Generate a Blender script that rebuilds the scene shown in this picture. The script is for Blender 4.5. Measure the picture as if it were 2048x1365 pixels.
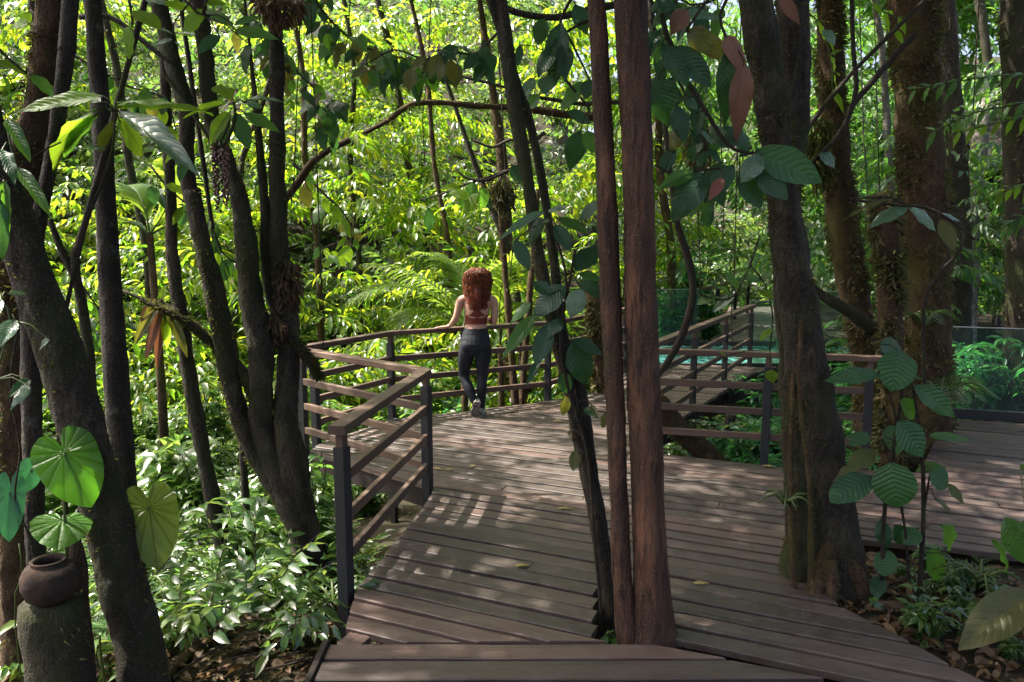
import bpy, bmesh, math, random
import numpy as np
from mathutils import Vector, Matrix

for _o in list(bpy.data.objects):
    bpy.data.objects.remove(_o)
scene = bpy.context.scene
COL = scene.collection
random.seed(7)
RNG = np.random.default_rng(11)
R = math.radians

# ------------------------------------------------------------------ camera
FPX, EYE = 1500.0, 1.95                     # focal length in pixels of a 2048 wide picture, eye height above the deck
PITCH = math.atan((682.5 - 480.0) / FPX)
cam = bpy.data.cameras.new('camera')
cam.sensor_width = 36.0
cam.lens = 36.0 * FPX / 2048.0
cam.clip_start, cam.clip_end = 0.05, 600.0
camo = bpy.data.objects.new('camera', cam)
camo.location = (0, 0, EYE)
camo.rotation_euler = (R(90) - PITCH, 0, 0)
COL.objects.link(camo)
scene.camera = camo

# ------------------------------------------------------------------ world, sun, exposure
SUN_EL = R(58)
SUN_AZ = R(-76)                             # from +Y towards -X
SUN = Vector((math.sin(SUN_AZ) * math.cos(SUN_EL), math.cos(SUN_AZ) * math.cos(SUN_EL), math.sin(SUN_EL)))
world = bpy.data.worlds.new('World')
scene.world = world
world.use_nodes = True
wn = world.node_tree
for n in list(wn.nodes):
    wn.nodes.remove(n)
sky = wn.nodes.new('ShaderNodeTexSky')
sky.sky_type = 'NISHITA'
sky.sun_disc = False
sky.sun_elevation = SUN_EL
sky.sun_rotation = SUN_AZ
sky.air_density, sky.dust_density, sky.ozone_density = 0.6, 7.0, 0.3
bg = wn.nodes.new('ShaderNodeBackground')
bg.inputs['Strength'].default_value = 0.15
wo = wn.nodes.new('ShaderNodeOutputWorld')
wn.links.new(sky.outputs[0], bg.inputs['Color'])
wn.links.new(bg.outputs[0], wo.inputs['Surface'])
sl = bpy.data.lights.new('sun', 'SUN')
sl.energy = 4.8
sl.angle = R(0.55)
sl.color = (1.0, 0.94, 0.84)
slo = bpy.data.objects.new('sun', sl)
slo.rotation_euler = SUN.to_track_quat('Z', 'Y').to_euler()
slo.location = SUN * 30
COL.objects.link(slo)
scene.view_settings.view_transform = 'Standard'
scene.view_settings.look = 'None'
scene.view_settings.gamma = 1.0
scene.view_settings.use_curve_mapping = False
scene.view_settings.exposure = 1.85
scene.render.engine = 'CYCLES'
cy = scene.cycles
cy.use_denoising = True
cy.max_bounces = 10
cy.diffuse_bounces = 5
cy.transmission_bounces = 8
cy.transparent_max_bounces = 10
cy.glossy_bounces = 3
cy.sample_clamp_indirect = 6.0
cy.caustics_reflective = False
cy.caustics_refractive = False

# ------------------------------------------------------------------ geometry helpers
_c, _s = math.cos(PITCH), math.sin(PITCH)


def ray(u, v):
    x = (u - 1024.0) / FPX
    y = (682.5 - v) / FPX
    return Vector((x, _c + y * _s, -_s + y * _c))


def P(u, v, Y):
    """world point seen at picture position (u, v) at Y metres in front of the camera"""
    r = ray(u, v)
    t = Y / r.y
    return Vector((r.x * t, Y, EYE + r.z * t))


def G(u, v, z=0.0):
    """world point seen at picture position (u, v) at height z"""
    r = ray(u, v)
    t = (z - EYE) / r.z
    return Vector((r.x * t, r.y * t, z))


def sstep(a, b, x):
    t = np.clip((np.asarray(x, float) - a) / (b - a), 0, 1)
    return t * t * (3 - 2 * t)


def ground_z(x, y):
    x = np.asarray(x, float); y = np.asarray(y, float)
    left = -0.30 - 0.62 * sstep(3.4, 6.2, y) - 0.35 * sstep(6, 9, y)
    right = -0.085 - 0.33 * sstep(4.2, 7.5, y) - 0.2 * sstep(8, 10, y)
    f = sstep(0.4, 1.6, x)
    z = left * (1 - f) + right * f
    hl = 0.30 * np.clip(y - 13.5, 0, None) + 0.012 * np.clip(y - 13.5, 0, 30) ** 2
    hr = 0.22 * np.clip(y - 24.0, 0, None)
    g = sstep(1.0, 5.0, x)
    z = z + np.minimum(hl * (1 - g) + hr * g, 15)
    z = z + 0.35 * np.clip(-x - 5.0, 0, 30) * sstep(2, 9, y) * 0.6
    z = z + 0.22 * np.clip(x - 8.0, 0, 40)
    d = sstep(0.0, 2.0, np.abs(x)) * (0.05 - 0.04 * sstep(0.5, 1.5, x) * (1 - sstep(5, 8, y)))
    z = z + d * (np.sin(x * 2.3 + y * 1.1) + np.sin(y * 2.9 - x * 1.3))
    return z


def gz(x, y):
    return float(ground_z(x, y))


def link(o):
    COL.objects.link(o)
    return o


def tag(o, label=None, cat=None, group=None, kind=None):
    if label: o['label'] = label
    if cat: o['category'] = cat
    if group: o['group'] = group
    if kind: o['kind'] = kind
    return o


def thing(name, label, cat, loc=(0, 0, 0), group=None):
    o = link(bpy.data.objects.new(name, None))
    o.empty_display_size = 0.1
    o.location = loc
    return tag(o, label, cat, group)


def raw_mesh(name, V, tris, mats, mi=None, smooth=True):
    """fast triangle mesh from numpy arrays"""
    me = bpy.data.meshes.new(name)
    V = np.ascontiguousarray(V, np.float32); tris = np.ascontiguousarray(tris, np.int32)
    me.vertices.add(len(V)); me.vertices.foreach_set('co', V.ravel())
    me.loops.add(tris.size); me.loops.foreach_set('vertex_index', tris.ravel())
    me.polygons.add(len(tris))
    me.polygons.foreach_set('loop_start', np.arange(0, tris.size, 3, dtype=np.int32))
    me.polygons.foreach_set('loop_total', np.full(len(tris), 3, np.int32))
    if mi is not None:
        me.polygons.foreach_set('material_index', np.ascontiguousarray(mi, np.int32))
    me.polygons.foreach_set('use_smooth', np.full(len(tris), smooth, bool))
    for m in mats: me.materials.append(m)
    me.update(calc_edges=True)
    return me


def py_mesh(name, V, F, mats, smooth=True):
    me = bpy.data.meshes.new(name)
    me.from_pydata([tuple(v) for v in V], [], F)
    if not isinstance(mats, (list, tuple)): mats = [mats]
    for m in mats: me.materials.append(m)
    for p in me.polygons: p.use_smooth = smooth
    me.update()
    return me


def obj(name, me, parent=None, world=True):
    """link a mesh; with a parent the mesh data are in world space unless world is False"""
    o = link(bpy.data.objects.new(name, me))
    if parent is not None:
        o.parent = parent
        if world: o.location = -Vector(parent.location)
    return o


class MB:
    """collects plain shapes into one mesh"""
    def __init__(self):
        self.V, self.F = [], []

    def add(self, V, F):
        k = len(self.V)
        self.V += [tuple(v) for v in V]
        self.F += [tuple(i + k for i in f) for f in F]
        return self

    def beam(self, a, b, w, h, up=(0, 0, 1), bev=0.004):
        """bevelled bar from a to b, w wide and h high"""
        a, b = Vector(a), Vector(b)
        y = (b - a).normalized(); upv = Vector(up)
        if abs(y.dot(upv)) > 0.95: upv = Vector((0.35, 1, 0))
        x = y.cross(upv).normalized(); z = x.cross(y).normalized()
        prof = [(-w/2 + bev, -h/2), (w/2 - bev, -h/2), (w/2, -h/2 + bev), (w/2, h/2 - bev), (w/2 - bev, h/2), (-w/2 + bev, h/2), (-w/2, h/2 - bev), (-w/2, -h/2 + bev)]
        V = [p + x * q[0] + z * q[1] for p in (a, b) for q in prof]
        F = [(i, (i + 1) % 8, 8 + (i + 1) % 8, 8 + i) for i in range(8)]
        F += [tuple(range(7, -1, -1)), tuple(range(8, 16))]
        return self.add(V, F)

    def box(self, x0, x1, y0, y1, z0, z1):
        V = [(x, y, z) for z in (z0, z1) for y in (y0, y1) for x in (x0, x1)]
        return self.add(V, [(0, 2, 3, 1), (4, 5, 7, 6), (0, 1, 5, 4), (2, 6, 7, 3), (0, 4, 6, 2), (1, 3, 7, 5)])

    def tube(self, pts, rad, sides=8, rough=0.0, ph=0.0):
        V, F = tube_geo(pts, rad, sides, rough, ph)
        return self.add(V, F)

    def mesh(self, name, mats, smooth=False):
        return py_mesh(name, self.V, self.F, mats, smooth)


def smooth_path(pts, step=0.12):
    """Catmull-Rom through points that may carry extra values (radius)"""
    A = np.array([list(p) for p in pts], float)
    if len(A) < 2: return A
    A = np.vstack([2 * A[0] - A[1], A, 2 * A[-1] - A[-2]])
    out = []
    for i in range(1, len(A) - 2):
        p0, p1, p2, p3 = A[i - 1], A[i], A[i + 1], A[i + 2]
        n = max(2, int(np.linalg.norm(p2[:3] - p1[:3]) / step))
        for k in range(n):
            t = k / n
            out.append(0.5 * ((2 * p1) + (-p0 + p2) * t + (2 * p0 - 5 * p1 + 4 * p2 - p3) * t * t + (-p0 + 3 * p1 - 3 * p2 + p3) * t ** 3))
    out.append(A[-2])
    return np.array(out)


def frames(pts):
    P_ = np.asarray(pts, float)
    T = np.gradient(P_, axis=0)
    T /= np.linalg.norm(T, axis=1)[:, None] + 1e-9
    ref = np.array([0.0, 1.0, 0.0]) if abs(T[:, 1]).mean() < 0.75 else np.array([1.0, 0, 0])
    X = np.cross(ref, T); X /= np.linalg.norm(X, axis=1)[:, None] + 1e-9
    Y = np.cross(T, X)
    return P_, T, X, Y


def vnoise(p, seed=0):
    """value noise in 0..1 at points p (..., 3)"""
    p = np.asarray(p, float); i = np.floor(p).astype(np.int64); f = p - i; f = f * f * (3 - 2 * f)
    out = 0
    for dx in (0, 1):
        for dy in (0, 1):
            for dz in (0, 1):
                h = ((i[..., 0] + dx) * 374761393 + (i[..., 1] + dy) * 668265263 + (i[..., 2] + dz) * 2147483647 + seed * 144665) & 0xffffffff
                h = ((h ^ (h >> 13)) * 1274126177) & 0xffffffff
                h = ((h ^ (h >> 16)) & 0xffff) / 65535.0
                w = (f[..., 0] if dx else 1 - f[..., 0]) * (f[..., 1] if dy else 1 - f[..., 1]) * (f[..., 2] if dz else 1 - f[..., 2])
                out = out + h * w
    return out


def tube_geo(pts, rad, sides=8, rough=0.0, ph=0.0, bark=0.0):
    P_, T, X, Y = frames(pts)
    n = len(P_)
    rad = np.broadcast_to(np.asarray(rad, float), (n,))
    a = np.arange(sides) * 2 * math.pi / sides
    s = np.concatenate([[0], np.cumsum(np.linalg.norm(np.diff(P_, axis=0), axis=1))])[:, None]
    k = 1 + rough * (0.5 * np.sin(2 * a[None] + s * 2.1 + ph) + 0.35 * np.sin(3 * a[None] - s * 5.3 + 2 * ph) + 0.35 * np.sin(5 * a[None] + s * 11 + ph) + 0.3 * np.sin(s * 17 + ph + 2 * a[None]))
    if bark:
        q = P_[:, None] + (X[:, None] * np.cos(a)[None, :, None] + Y[:, None] * np.sin(a)[None, :, None]) * rad[:, None, None]
        st = np.array([1, 1, 0.45])
        nb = 0.5 * vnoise(q * 14 * st, 1) + 0.35 * vnoise(q * 34 * st, 2) + 0.3 * vnoise(q * 80 * st, 3)
        k = k + bark * (nb - 0.55) * np.clip(0.1 / rad[:, None], 0.5, 2.0)
    r = rad[:, None] * k
    V = P_[:, None] + X[:, None] * (np.cos(a)[None, :, None] * r[..., None]) + Y[:, None] * (np.sin(a)[None, :, None] * r[..., None])
    V = V.reshape(-1, 3)
    F = []
    for i in range(n - 1):
        for j in range(sides):
            j2 = (j + 1) % sides
            F.append((i * sides + j, i * sides + j2, (i + 1) * sides + j2, (i + 1) * sides + j))
    F.append(tuple(range(sides - 1, -1, -1)))
    F.append(tuple((n - 1) * sides + j for j in range(sides)))
    return V, F


# ------------------------------------------------------------------ materials
def new_mat(name):
    m = bpy.data.materials.new(name)
    m.use_nodes = True
    nt = m.node_tree
    for n in list(nt.nodes): nt.nodes.remove(n)
    out = nt.nodes.new('ShaderNodeOutputMaterial')
    return m, nt, out


def N(nt, typ, **kw):
    n = nt.nodes.new(typ)
    for k, v in kw.items():
        if k in n.inputs: n.inputs[k].default_value = v
        else: setattr(n, k, v)
    return n


def ramp(nt, stops, src=None):
    r = nt.nodes.new('ShaderNodeValToRGB')
    el = r.color_ramp.elements
    while len(el) > 1: el.remove(el[-1])
    el[0].position = stops[0][0]; el[0].color = tuple(stops[0][1]) + (1,)
    for p, c in stops[1:]:
        e = el.new(p); e.color = tuple(c) + (1,)
    if src is not None: nt.links.new(src, r.inputs[0])
    return r


def mixc(nt, a, b, fac, typ='MIX'):
    m = nt.nodes.new('ShaderNodeMix'); m.data_type = 'RGBA'; m.blend_type = typ
    for sock, val in ((m.inputs[0], fac), (m.inputs[6], a), (m.inputs[7], b)):
        if hasattr(val, 'is_linked'): nt.links.new(val, sock)
        elif isinstance(val, (int, float)): sock.default_value = val
        else: sock.default_value = tuple(val) + (1,)
    return m.outputs[2]


def math_n(nt, op, a, b=0.0, clamp=False):
    m = nt.nodes.new('ShaderNodeMath'); m.operation = op; m.use_clamp = clamp
    for i, val in enumerate((a, b)):
        if hasattr(val, 'is_linked'): nt.links.new(val, m.inputs[i])
        else: m.inputs[i].default_value = val
    return m.outputs[0]


def noise(nt, vec, scale, detail=3.0, rough=0.55, mapscale=None):
    if mapscale is not None:
        mp = nt.nodes.new('ShaderNodeMapping'); mp.inputs['Scale'].default_value = mapscale
        nt.links.new(vec, mp.inputs[0]); vec = mp.outputs[0]
    n = nt.nodes.new('ShaderNodeTexNoise')
    n.inputs['Scale'].default_value = scale; n.inputs['Detail'].default_value = detail; n.inputs['Roughness'].default_value = rough
    nt.links.new(vec, n.inputs['Vector'])
    return n.outputs['Fac']


def bump(nt, h, strength=0.3, dist=0.01):
    b = nt.nodes.new('ShaderNodeBump'); b.inputs['Strength'].default_value = strength; b.inputs['Distance'].default_value = dist
    nt.links.new(h, b.inputs['Height'])
    return b.outputs[0]


def leaf_cloud_mat(name, stops, trans, rough=0.38, tf=0.45, spec=0.5, patch=0.35):
    """many small leaves in one mesh: colour by leaf, drifting in large patches"""
    m, nt, out = new_mat(name)
    geo = nt.nodes.new('ShaderNodeNewGeometry')
    tc = nt.nodes.new('ShaderNodeTexCoord')
    ns = noise(nt, tc.outputs['Object'], 0.8, 2.0)
    f = math_n(nt, 'ADD', math_n(nt, 'MULTIPLY', geo.outputs['Random Per Island'], 1 - patch), math_n(nt, 'MULTIPLY', ns, patch))
    r1 = ramp(nt, stops, f)
    r2 = ramp(nt, trans, f)
    pr = N(nt, 'ShaderNodeBsdfPrincipled', Roughness=rough)
    pr.inputs['Specular IOR Level'].default_value = spec
    nt.links.new(r1.outputs[0], pr.inputs['Base Color'])
    tr = nt.nodes.new('ShaderNodeBsdfTranslucent')
    nt.links.new(r2.outputs[0], tr.inputs['Color'])
    mx = nt.nodes.new('ShaderNodeMixShader'); mx.inputs[0].default_value = tf
    nt.links.new(pr.outputs[0], mx.inputs[1]); nt.links.new(tr.outputs[0], mx.inputs[2])
    nt.links.new(mx.outputs[0], out.inputs[0])
    return m


def big_leaf_mat(name, c0, c1, trans, rough=0.33, tf=0.4, veins='pinnate', nv=11, vs=0.3, vein_c=None, blotch=None, holes=0.0, spec=0.5):
    """single large leaf; UV x runs across (-1..1 as 0..1), UV y along the midrib"""
    m, nt, out = new_mat(name)
    uv = nt.nodes.new('ShaderNodeUVMap')
    sp = nt.nodes.new('ShaderNodeSeparateXYZ'); nt.links.new(uv.outputs[0], sp.inputs[0])
    oi = nt.nodes.new('ShaderNodeObjectInfo')
    tc = nt.nodes.new('ShaderNodeTexCoord')
    ax = math_n(nt, 'ABSOLUTE', math_n(nt, 'SUBTRACT', sp.outputs[0], 0.5))          # 0 midrib .. .5 margin
    if veins == 'pinnate':
        ph = math_n(nt, 'SUBTRACT', math_n(nt, 'MULTIPLY', sp.outputs[1], nv * 6.283), math_n(nt, 'MULTIPLY', ax, nv * 6.283 * 0.42))
    else:
        ph = math_n(nt, 'MULTIPLY', ax, nv * 6.283 * 2)
    w = math_n(nt, 'SINE', ph)
    vein = math_n(nt, 'POWER', math_n(nt, 'ABSOLUTE', math_n(nt, 'SINE', math_n(nt, 'MULTIPLY', ph, 0.5))), 0.35)   # narrow dips at veins
    rib = math_n(nt, 'SUBTRACT', 1.0, math_n(nt, 'MULTIPLY', ax, 28.0), True)
    ns = noise(nt, tc.outputs['Object'], 5.0, 4.0)
    base = mixc(nt, c0, c1, math_n(nt, 'MULTIPLY', math_n(nt, 'ADD', oi.outputs['Random'], ns), 0.55, True))
    vc = vein_c or tuple(min(1, q * 1.4 + 0.012) for q in c1)
    linef = math_n(nt, 'MULTIPLY', math_n(nt, 'SUBTRACT', 1.0, vein, True), vs)
    col = mixc(nt, base, vc, math_n(nt, 'MAXIMUM', linef, math_n(nt, 'MULTIPLY', rib, 0.8)))
    if blotch:
        bn = noise(nt, tc.outputs['Object'], 3.3, 5.0, 0.65)
        bf = math_n(nt, 'MULTIPLY', math_n(nt, 'SUBTRACT', bn, blotch[1]), 9.0, True)
        col = mixc(nt, col, blotch[0], bf)
    pr = N(nt, 'ShaderNodeBsdfPrincipled', Roughness=rough)
    pr.inputs['Specular IOR Level'].default_value = spec
    nt.links.new(col, pr.inputs['Base Color'])
    hgt = math_n(nt, 'ADD', math_n(nt, 'MULTIPLY', vein, 0.6), math_n(nt, 'MULTIPLY', ns, 0.5))
    nt.links.new(bump(nt, hgt, 0.25 + 0.7 * vs * (vs > 0.4), 0.025), pr.inputs['Normal'])
    rr = math_n(nt, 'ADD', rough - 0.08, math_n(nt, 'MULTIPLY', noise(nt, tc.outputs['Object'], 9.0, 3.0), 0.22))
    nt.links.new(rr, pr.inputs['Roughness'])
    tr = nt.nodes.new('ShaderNodeBsdfTranslucent')
    tcol = mixc(nt, trans, tuple(q * 0.45 for q in trans), math_n(nt, 'MAXIMUM', linef, rib))
    if blotch: tcol = mixc(nt, tcol, tuple(q * 1.2 for q in blotch[0]), bf)
    nt.links.new(tcol, tr.inputs['Color'])
    mx = nt.nodes.new('ShaderNodeMixShader'); mx.inputs[0].default_value = tf
    nt.links.new(pr.outputs[0], mx.inputs[1]); nt.links.new(tr.outputs[0], mx.inputs[2])
    last = mx.outputs[0]
    if holes > 0:                                                # insect holes
        vo = nt.nodes.new('ShaderNodeTexVoronoi'); vo.inputs['Scale'].default_value = 5.5
        ad = nt.nodes.new('ShaderNodeVectorMath'); ad.operation = 'ADD'
        nt.links.new(tc.outputs['Object'], ad.inputs[0]); nt.links.new(oi.outputs['Location'], ad.inputs[1])
        nt.links.new(ad.outputs[0], vo.inputs['Vector'])
        hn = noise(nt, ad.outputs[0], 1.7, 2.0)
        hf = math_n(nt, 'LESS_THAN', vo.outputs['Distance'], math_n(nt, 'MULTIPLY', math_n(nt, 'SUBTRACT', hn, 0.55, True), holes))
        tp = nt.nodes.new('ShaderNodeBsdfTransparent')
        m2 = nt.nodes.new('ShaderNodeMixShader')
        nt.links.new(hf, m2.inputs[0]); nt.links.new(last, m2.inputs[1]); nt.links.new(tp.outputs[0], m2.inputs[2])
        last = m2.outputs[0]
    nt.links.new(last, out.inputs[0])
    return m


def bark_mat(name, c0, c1, moss=None, moss_amt=0.5, scale=9.0, stretch=0.35, rough=0.8, rings=0.0, pale=None, fleck=2.4):
    m, nt, out = new_mat(name)
    tc = nt.nodes.new('ShaderNodeTexCoord')
    v = tc.outputs['Object']
    n1 = noise(nt, v, scale, 6.0, 0.62, (1, 1, stretch))
    n2 = noise(nt, v, scale * 5, 4.0, 0.6, (1, 1, stretch))
    n3 = noise(nt, v, 1.7, 3.0)
    big = noise(nt, v, 2.3, 3.0, 0.6)
    n4 = noise(nt, v, scale * 14, 3.0, 0.6)
    col = ramp(nt, [(0.38, tuple(q * 0.7 for q in c0)), (0.5, c0), (0.62, c1)], math_n(nt, 'ADD', math_n(nt, 'MULTIPLY', n1, 0.6), math_n(nt, 'MULTIPLY', big, 0.4))).outputs[0]
    col = mixc(nt, col, tuple(q * 0.25 for q in c0), math_n(nt, 'MULTIPLY', math_n(nt, 'SUBTRACT', n2, 0.50), 5.0, True))
    col = mixc(nt, col, tuple(min(1, q * fleck + 0.01) for q in c1), math_n(nt, 'MULTIPLY', math_n(nt, 'SUBTRACT', n4, 0.57), 6.0, True))
    if pale:
        pn = noise(nt, v, 6.0, 5.0, 0.7)
        col = mixc(nt, col, pale, math_n(nt, 'MULTIPLY', math_n(nt, 'SUBTRACT', pn, 0.6), 7.0, True))
    if moss:
        mn = math_n(nt, 'ADD', math_n(nt, 'MULTIPLY', n3, 0.7), math_n(nt, 'MULTIPLY', n2, 0.3))
        mf = math_n(nt, 'MULTIPLY', math_n(nt, 'SUBTRACT', mn, 0.62 - 0.25 * moss_amt), 7.0, True)
        mc = mixc(nt, moss, tuple(q * 0.45 for q in moss), n2)
        col = mixc(nt, col, mc, mf)
    pr = N(nt, 'ShaderNodeBsdfPrincipled', Roughness=rough)
    pr.inputs['Specular IOR Level'].default_value = 0.35
    nt.links.new(col, pr.inputs['Base Color'])
    h = math_n(nt, 'ADD', n1, math_n(nt, 'MULTIPLY', n2, 0.6))
    if rings:
        wv = nt.nodes.new('ShaderNodeTexWave'); wv.wave_type = 'BANDS'; wv.bands_direction = 'Z'
        wv.inputs['Scale'].default_value = rings; wv.inputs['Distortion'].default_value = 1.5; wv.inputs['Detail'].default_value = 2
        nt.links.new(v, wv.inputs['Vector'])
        h = math_n(nt, 'ADD', h, math_n(nt, 'MULTIPLY', math_n(nt, 'POWER', wv.outputs['Fac'], 6.0), 0.5))
    nt.links.new(bump(nt, math_n(nt, 'ADD', h, math_n(nt, 'MULTIPLY', n4, 0.3)), 1.0, 0.05), pr.inputs['Normal'])
    nt.links.new(pr.outputs[0], out.inputs[0])
    return m


def wood_mat(name, c0, c1, c2, rough=0.55, grey=0.4):
    """sawn timber; grain runs along the local X axis of each piece"""
    m, nt, out = new_mat(name)
    tc = nt.nodes.new('ShaderNodeTexCoord'); oi = nt.nodes.new('ShaderNodeObjectInfo')
    ad = nt.nodes.new('ShaderNodeVectorMath'); ad.operation = 'ADD'
    cb = nt.nodes.new('ShaderNodeCombineXYZ')
    for i in range(3): nt.links.new(math_n(nt, 'MULTIPLY', oi.outputs['Random'], 13.0 + 31 * i), cb.inputs[i])
    nt.links.new(tc.outputs['Object'], ad.inputs[0]); nt.links.new(cb.outputs[0], ad.inputs[1])
    v = ad.outputs[0]
    g = noise(nt, v, 30.0, 5.0, 0.6, (0.05, 1.0, 1.0))
    g2 = noise(nt, v, 130.0, 3.0, 0.6, (0.04, 1.0, 1.0))
    b = noise(nt, v, 2.6, 4.0, 0.6, (0.6, 1.2, 1.0))
    st = noise(nt, v, 11.0, 5.0, 0.7)
    tone = math_n(nt, 'ADD', math_n(nt, 'MULTIPLY', oi.outputs['Random'], 0.55), math_n(nt, 'MULTIPLY', b, 0.6))
    col = ramp(nt, [(0.2, c0), (0.55, c1), (0.95, c2)], tone).outputs[0]
    col = mixc(nt, col, tuple(q * 0.3 for q in c0), math_n(nt, 'MULTIPLY', math_n(nt, 'SUBTRACT', g, 0.5), 2.6, True))
    col = mixc(nt, col, (0.16, 0.145, 0.13), math_n(nt, 'MULTIPLY', math_n(nt, 'MULTIPLY', math_n(nt, 'SUBTRACT', st, 0.42), 2.4, True), grey))
    pr = N(nt, 'ShaderNodeBsdfPrincipled', Roughness=rough)
    pr.inputs['Specular IOR Level'].default_value = 0.4
    nt.links.new(col, pr.inputs['Base Color'])
    nt.links.new(math_n(nt, 'ADD', rough - 0.18, math_n(nt, 'MULTIPLY', st, 0.4)), pr.inputs['Roughness'])
    nt.links.new(bump(nt, math_n(nt, 'ADD', g, math_n(nt, 'MULTIPLY', g2, 0.6)), 0.5, 0.006), pr.inputs['Normal'])
    nt.links.new(pr.outputs[0], out.inputs[0])
    return m


def plain_mat(name, c, rough=0.6, spec=0.4, nscale=20, namt=0.35, bmp=0.15, c2=None, metallic=0.0):
    m, nt, out = new_mat(name)
    tc = nt.nodes.new('ShaderNodeTexCoord')
    n = noise(nt, tc.outputs['Object'], nscale, 5.0, 0.6)
    col = mixc(nt, c, c2 or tuple(q * 0.55 for q in c), math_n(nt, 'MULTIPLY', n, namt * 2, True))
    pr = N(nt, 'ShaderNodeBsdfPrincipled', Roughness=rough, Metallic=metallic)
    pr.inputs['Specular IOR Level'].default_value = spec
    nt.links.new(col, pr.inputs['Base Color'])
    if bmp: nt.links.new(bump(nt, n, bmp, 0.01), pr.inputs['Normal'])
    nt.links.new(pr.outputs[0], out.inputs[0])
    return m


M = {}
M['soil'] = plain_mat('soil', (0.024, 0.03, 0.014), 0.95, 0.2, 5, 0.7, 0.9, (0.03, 0.021, 0.014))
M['plank'] = wood_mat('deck_wood', (0.042, 0.031, 0.026), (0.07, 0.05, 0.042), (0.13, 0.076, 0.062), 0.5, 0.4)
M['rail'] = wood_mat('rail_wood', (0.07, 0.043, 0.03), (0.105, 0.064, 0.044), (0.145, 0.088, 0.06), 0.6, 0.22)
M['farplank'] = wood_mat('pool_deck_wood', (0.12, 0.095, 0.085), (0.16, 0.12, 0.105), (0.2, 0.15, 0.13), 0.6, 0.5)
M['post'] = plain_mat('dark_painted_post', (0.03, 0.03, 0.033), 0.55, 0.4, 30, 0.4, 0.2)
M['joist'] = plain_mat('joist_wood', (0.022, 0.016, 0.013), 0.8, 0.3, 12, 0.4, 0.3)
M['bark_red'] = bark_mat('bark_reddish', (0.07, 0.036, 0.023), (0.19, 0.088, 0.05), (0.08, 0.085, 0.02), 0.2, 9, 0.14, 0.72, rings=0.35, fleck=1.25)
M['bark_dark'] = bark_mat('bark_dark', (0.03, 0.023, 0.016), (0.08, 0.062, 0.042), (0.05, 0.06, 0.014), 0.5, 10, 0.4, 0.85)
M['bark_grey'] = bark_mat('bark_grey', (0.026, 0.021, 0.016), (0.062, 0.051, 0.038), (0.05, 0.06, 0.015), 0.3, 12, 0.5, 0.8, rings=0.6, pale=(0.2, 0.19, 0.16))
M['bark_moss'] = bark_mat('bark_mossy', (0.075, 0.043, 0.022), (0.17, 0.105, 0.052), (0.13, 0.12, 0.022), 0.42, 16, 0.6, 0.95)
M['bark_pale'] = bark_mat('bark_pale', (0.16, 0.14, 0.12), (0.33, 0.3, 0.27), (0.09, 0.1, 0.04), 0.3, 6, 0.4, 0.8)
M['twig'] = bark_mat('twig', (0.04, 0.03, 0.02), (0.09, 0.065, 0.04), (0.08, 0.09, 0.02), 0.4, 20, 0.5)
M['green_stem'] = plain_mat('green_stem', (0.07, 0.1, 0.025), 0.5, 0.4, 20, 0.4, 0.1)
M['moss'] = leaf_cloud_mat('moss_tufts', [(0.15, (0.028, 0.034, 0.01)), (0.55, (0.06, 0.068, 0.016)), (0.9, (0.10, 0.09, 0.025))], [(0, (0.14, 0.16, 0.03)), (1, (0.22, 0.2, 0.04))], 0.8, 0.3, 0.2)
M['epiphyte'] = leaf_cloud_mat('epiphyte', [(0.15, (0.04, 0.045, 0.018)), (0.5, (0.09, 0.09, 0.035)), (0.9, (0.16, 0.12, 0.06))], [(0, (0.14, 0.16, 0.03)), (1, (0.22, 0.2, 0.05))], 0.7, 0.3, 0.3)

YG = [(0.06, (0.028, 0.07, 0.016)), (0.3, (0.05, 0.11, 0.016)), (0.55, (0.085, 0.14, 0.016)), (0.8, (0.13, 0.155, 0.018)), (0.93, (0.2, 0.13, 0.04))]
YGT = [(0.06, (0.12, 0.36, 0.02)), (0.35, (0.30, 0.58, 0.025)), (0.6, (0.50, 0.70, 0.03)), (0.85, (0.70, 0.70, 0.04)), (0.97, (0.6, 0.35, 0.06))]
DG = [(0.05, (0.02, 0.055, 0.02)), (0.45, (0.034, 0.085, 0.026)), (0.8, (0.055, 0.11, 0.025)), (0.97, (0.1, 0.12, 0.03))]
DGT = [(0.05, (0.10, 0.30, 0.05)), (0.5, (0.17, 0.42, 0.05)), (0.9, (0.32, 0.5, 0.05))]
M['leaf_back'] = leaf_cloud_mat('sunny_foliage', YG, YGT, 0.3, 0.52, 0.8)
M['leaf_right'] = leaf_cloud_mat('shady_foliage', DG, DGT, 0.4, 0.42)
M['leaf_cover'] = leaf_cloud_mat('ground_cover_leaf', [(0.05, (0.025, 0.065, 0.02)), (0.5, (0.05, 0.10, 0.03)), (0.85, (0.085, 0.13, 0.03)), (0.97, (0.2, 0.1, 0.04))], [(0.05, (0.13, 0.35, 0.05)), (0.5, (0.25, 0.45, 0.07)), (0.9, (0.42, 0.52, 0.08))], 0.27, 0.34, 1.0)
M['leaf_canopy'] = leaf_cloud_mat('canopy_leaf', DG, DGT, 0.4, 0.4)
M['leaf_shrub'] = leaf_cloud_mat('shrub_leaf', [(0.05, (0.025, 0.07, 0.018)), (0.5, (0.045, 0.105, 0.022)), (0.9, (0.08, 0.14, 0.025))], [(0.05, (0.14, 0.38, 0.04)), (0.5, (0.25, 0.45, 0.07)), (0.9, (0.42, 0.54, 0.08))], 0.28, 0.38, 1.0)
M['leaf_teal'] = leaf_cloud_mat('cool_shrub_leaf', [(0.05, (0.015, 0.075, 0.03)), (0.5, (0.03, 0.125, 0.045)), (0.9, (0.06, 0.16, 0.04))], [(0.05, (0.06, 0.35, 0.08)), (0.9, (0.18, 0.5, 0.08))], 0.3, 0.4, 0.6)
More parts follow.
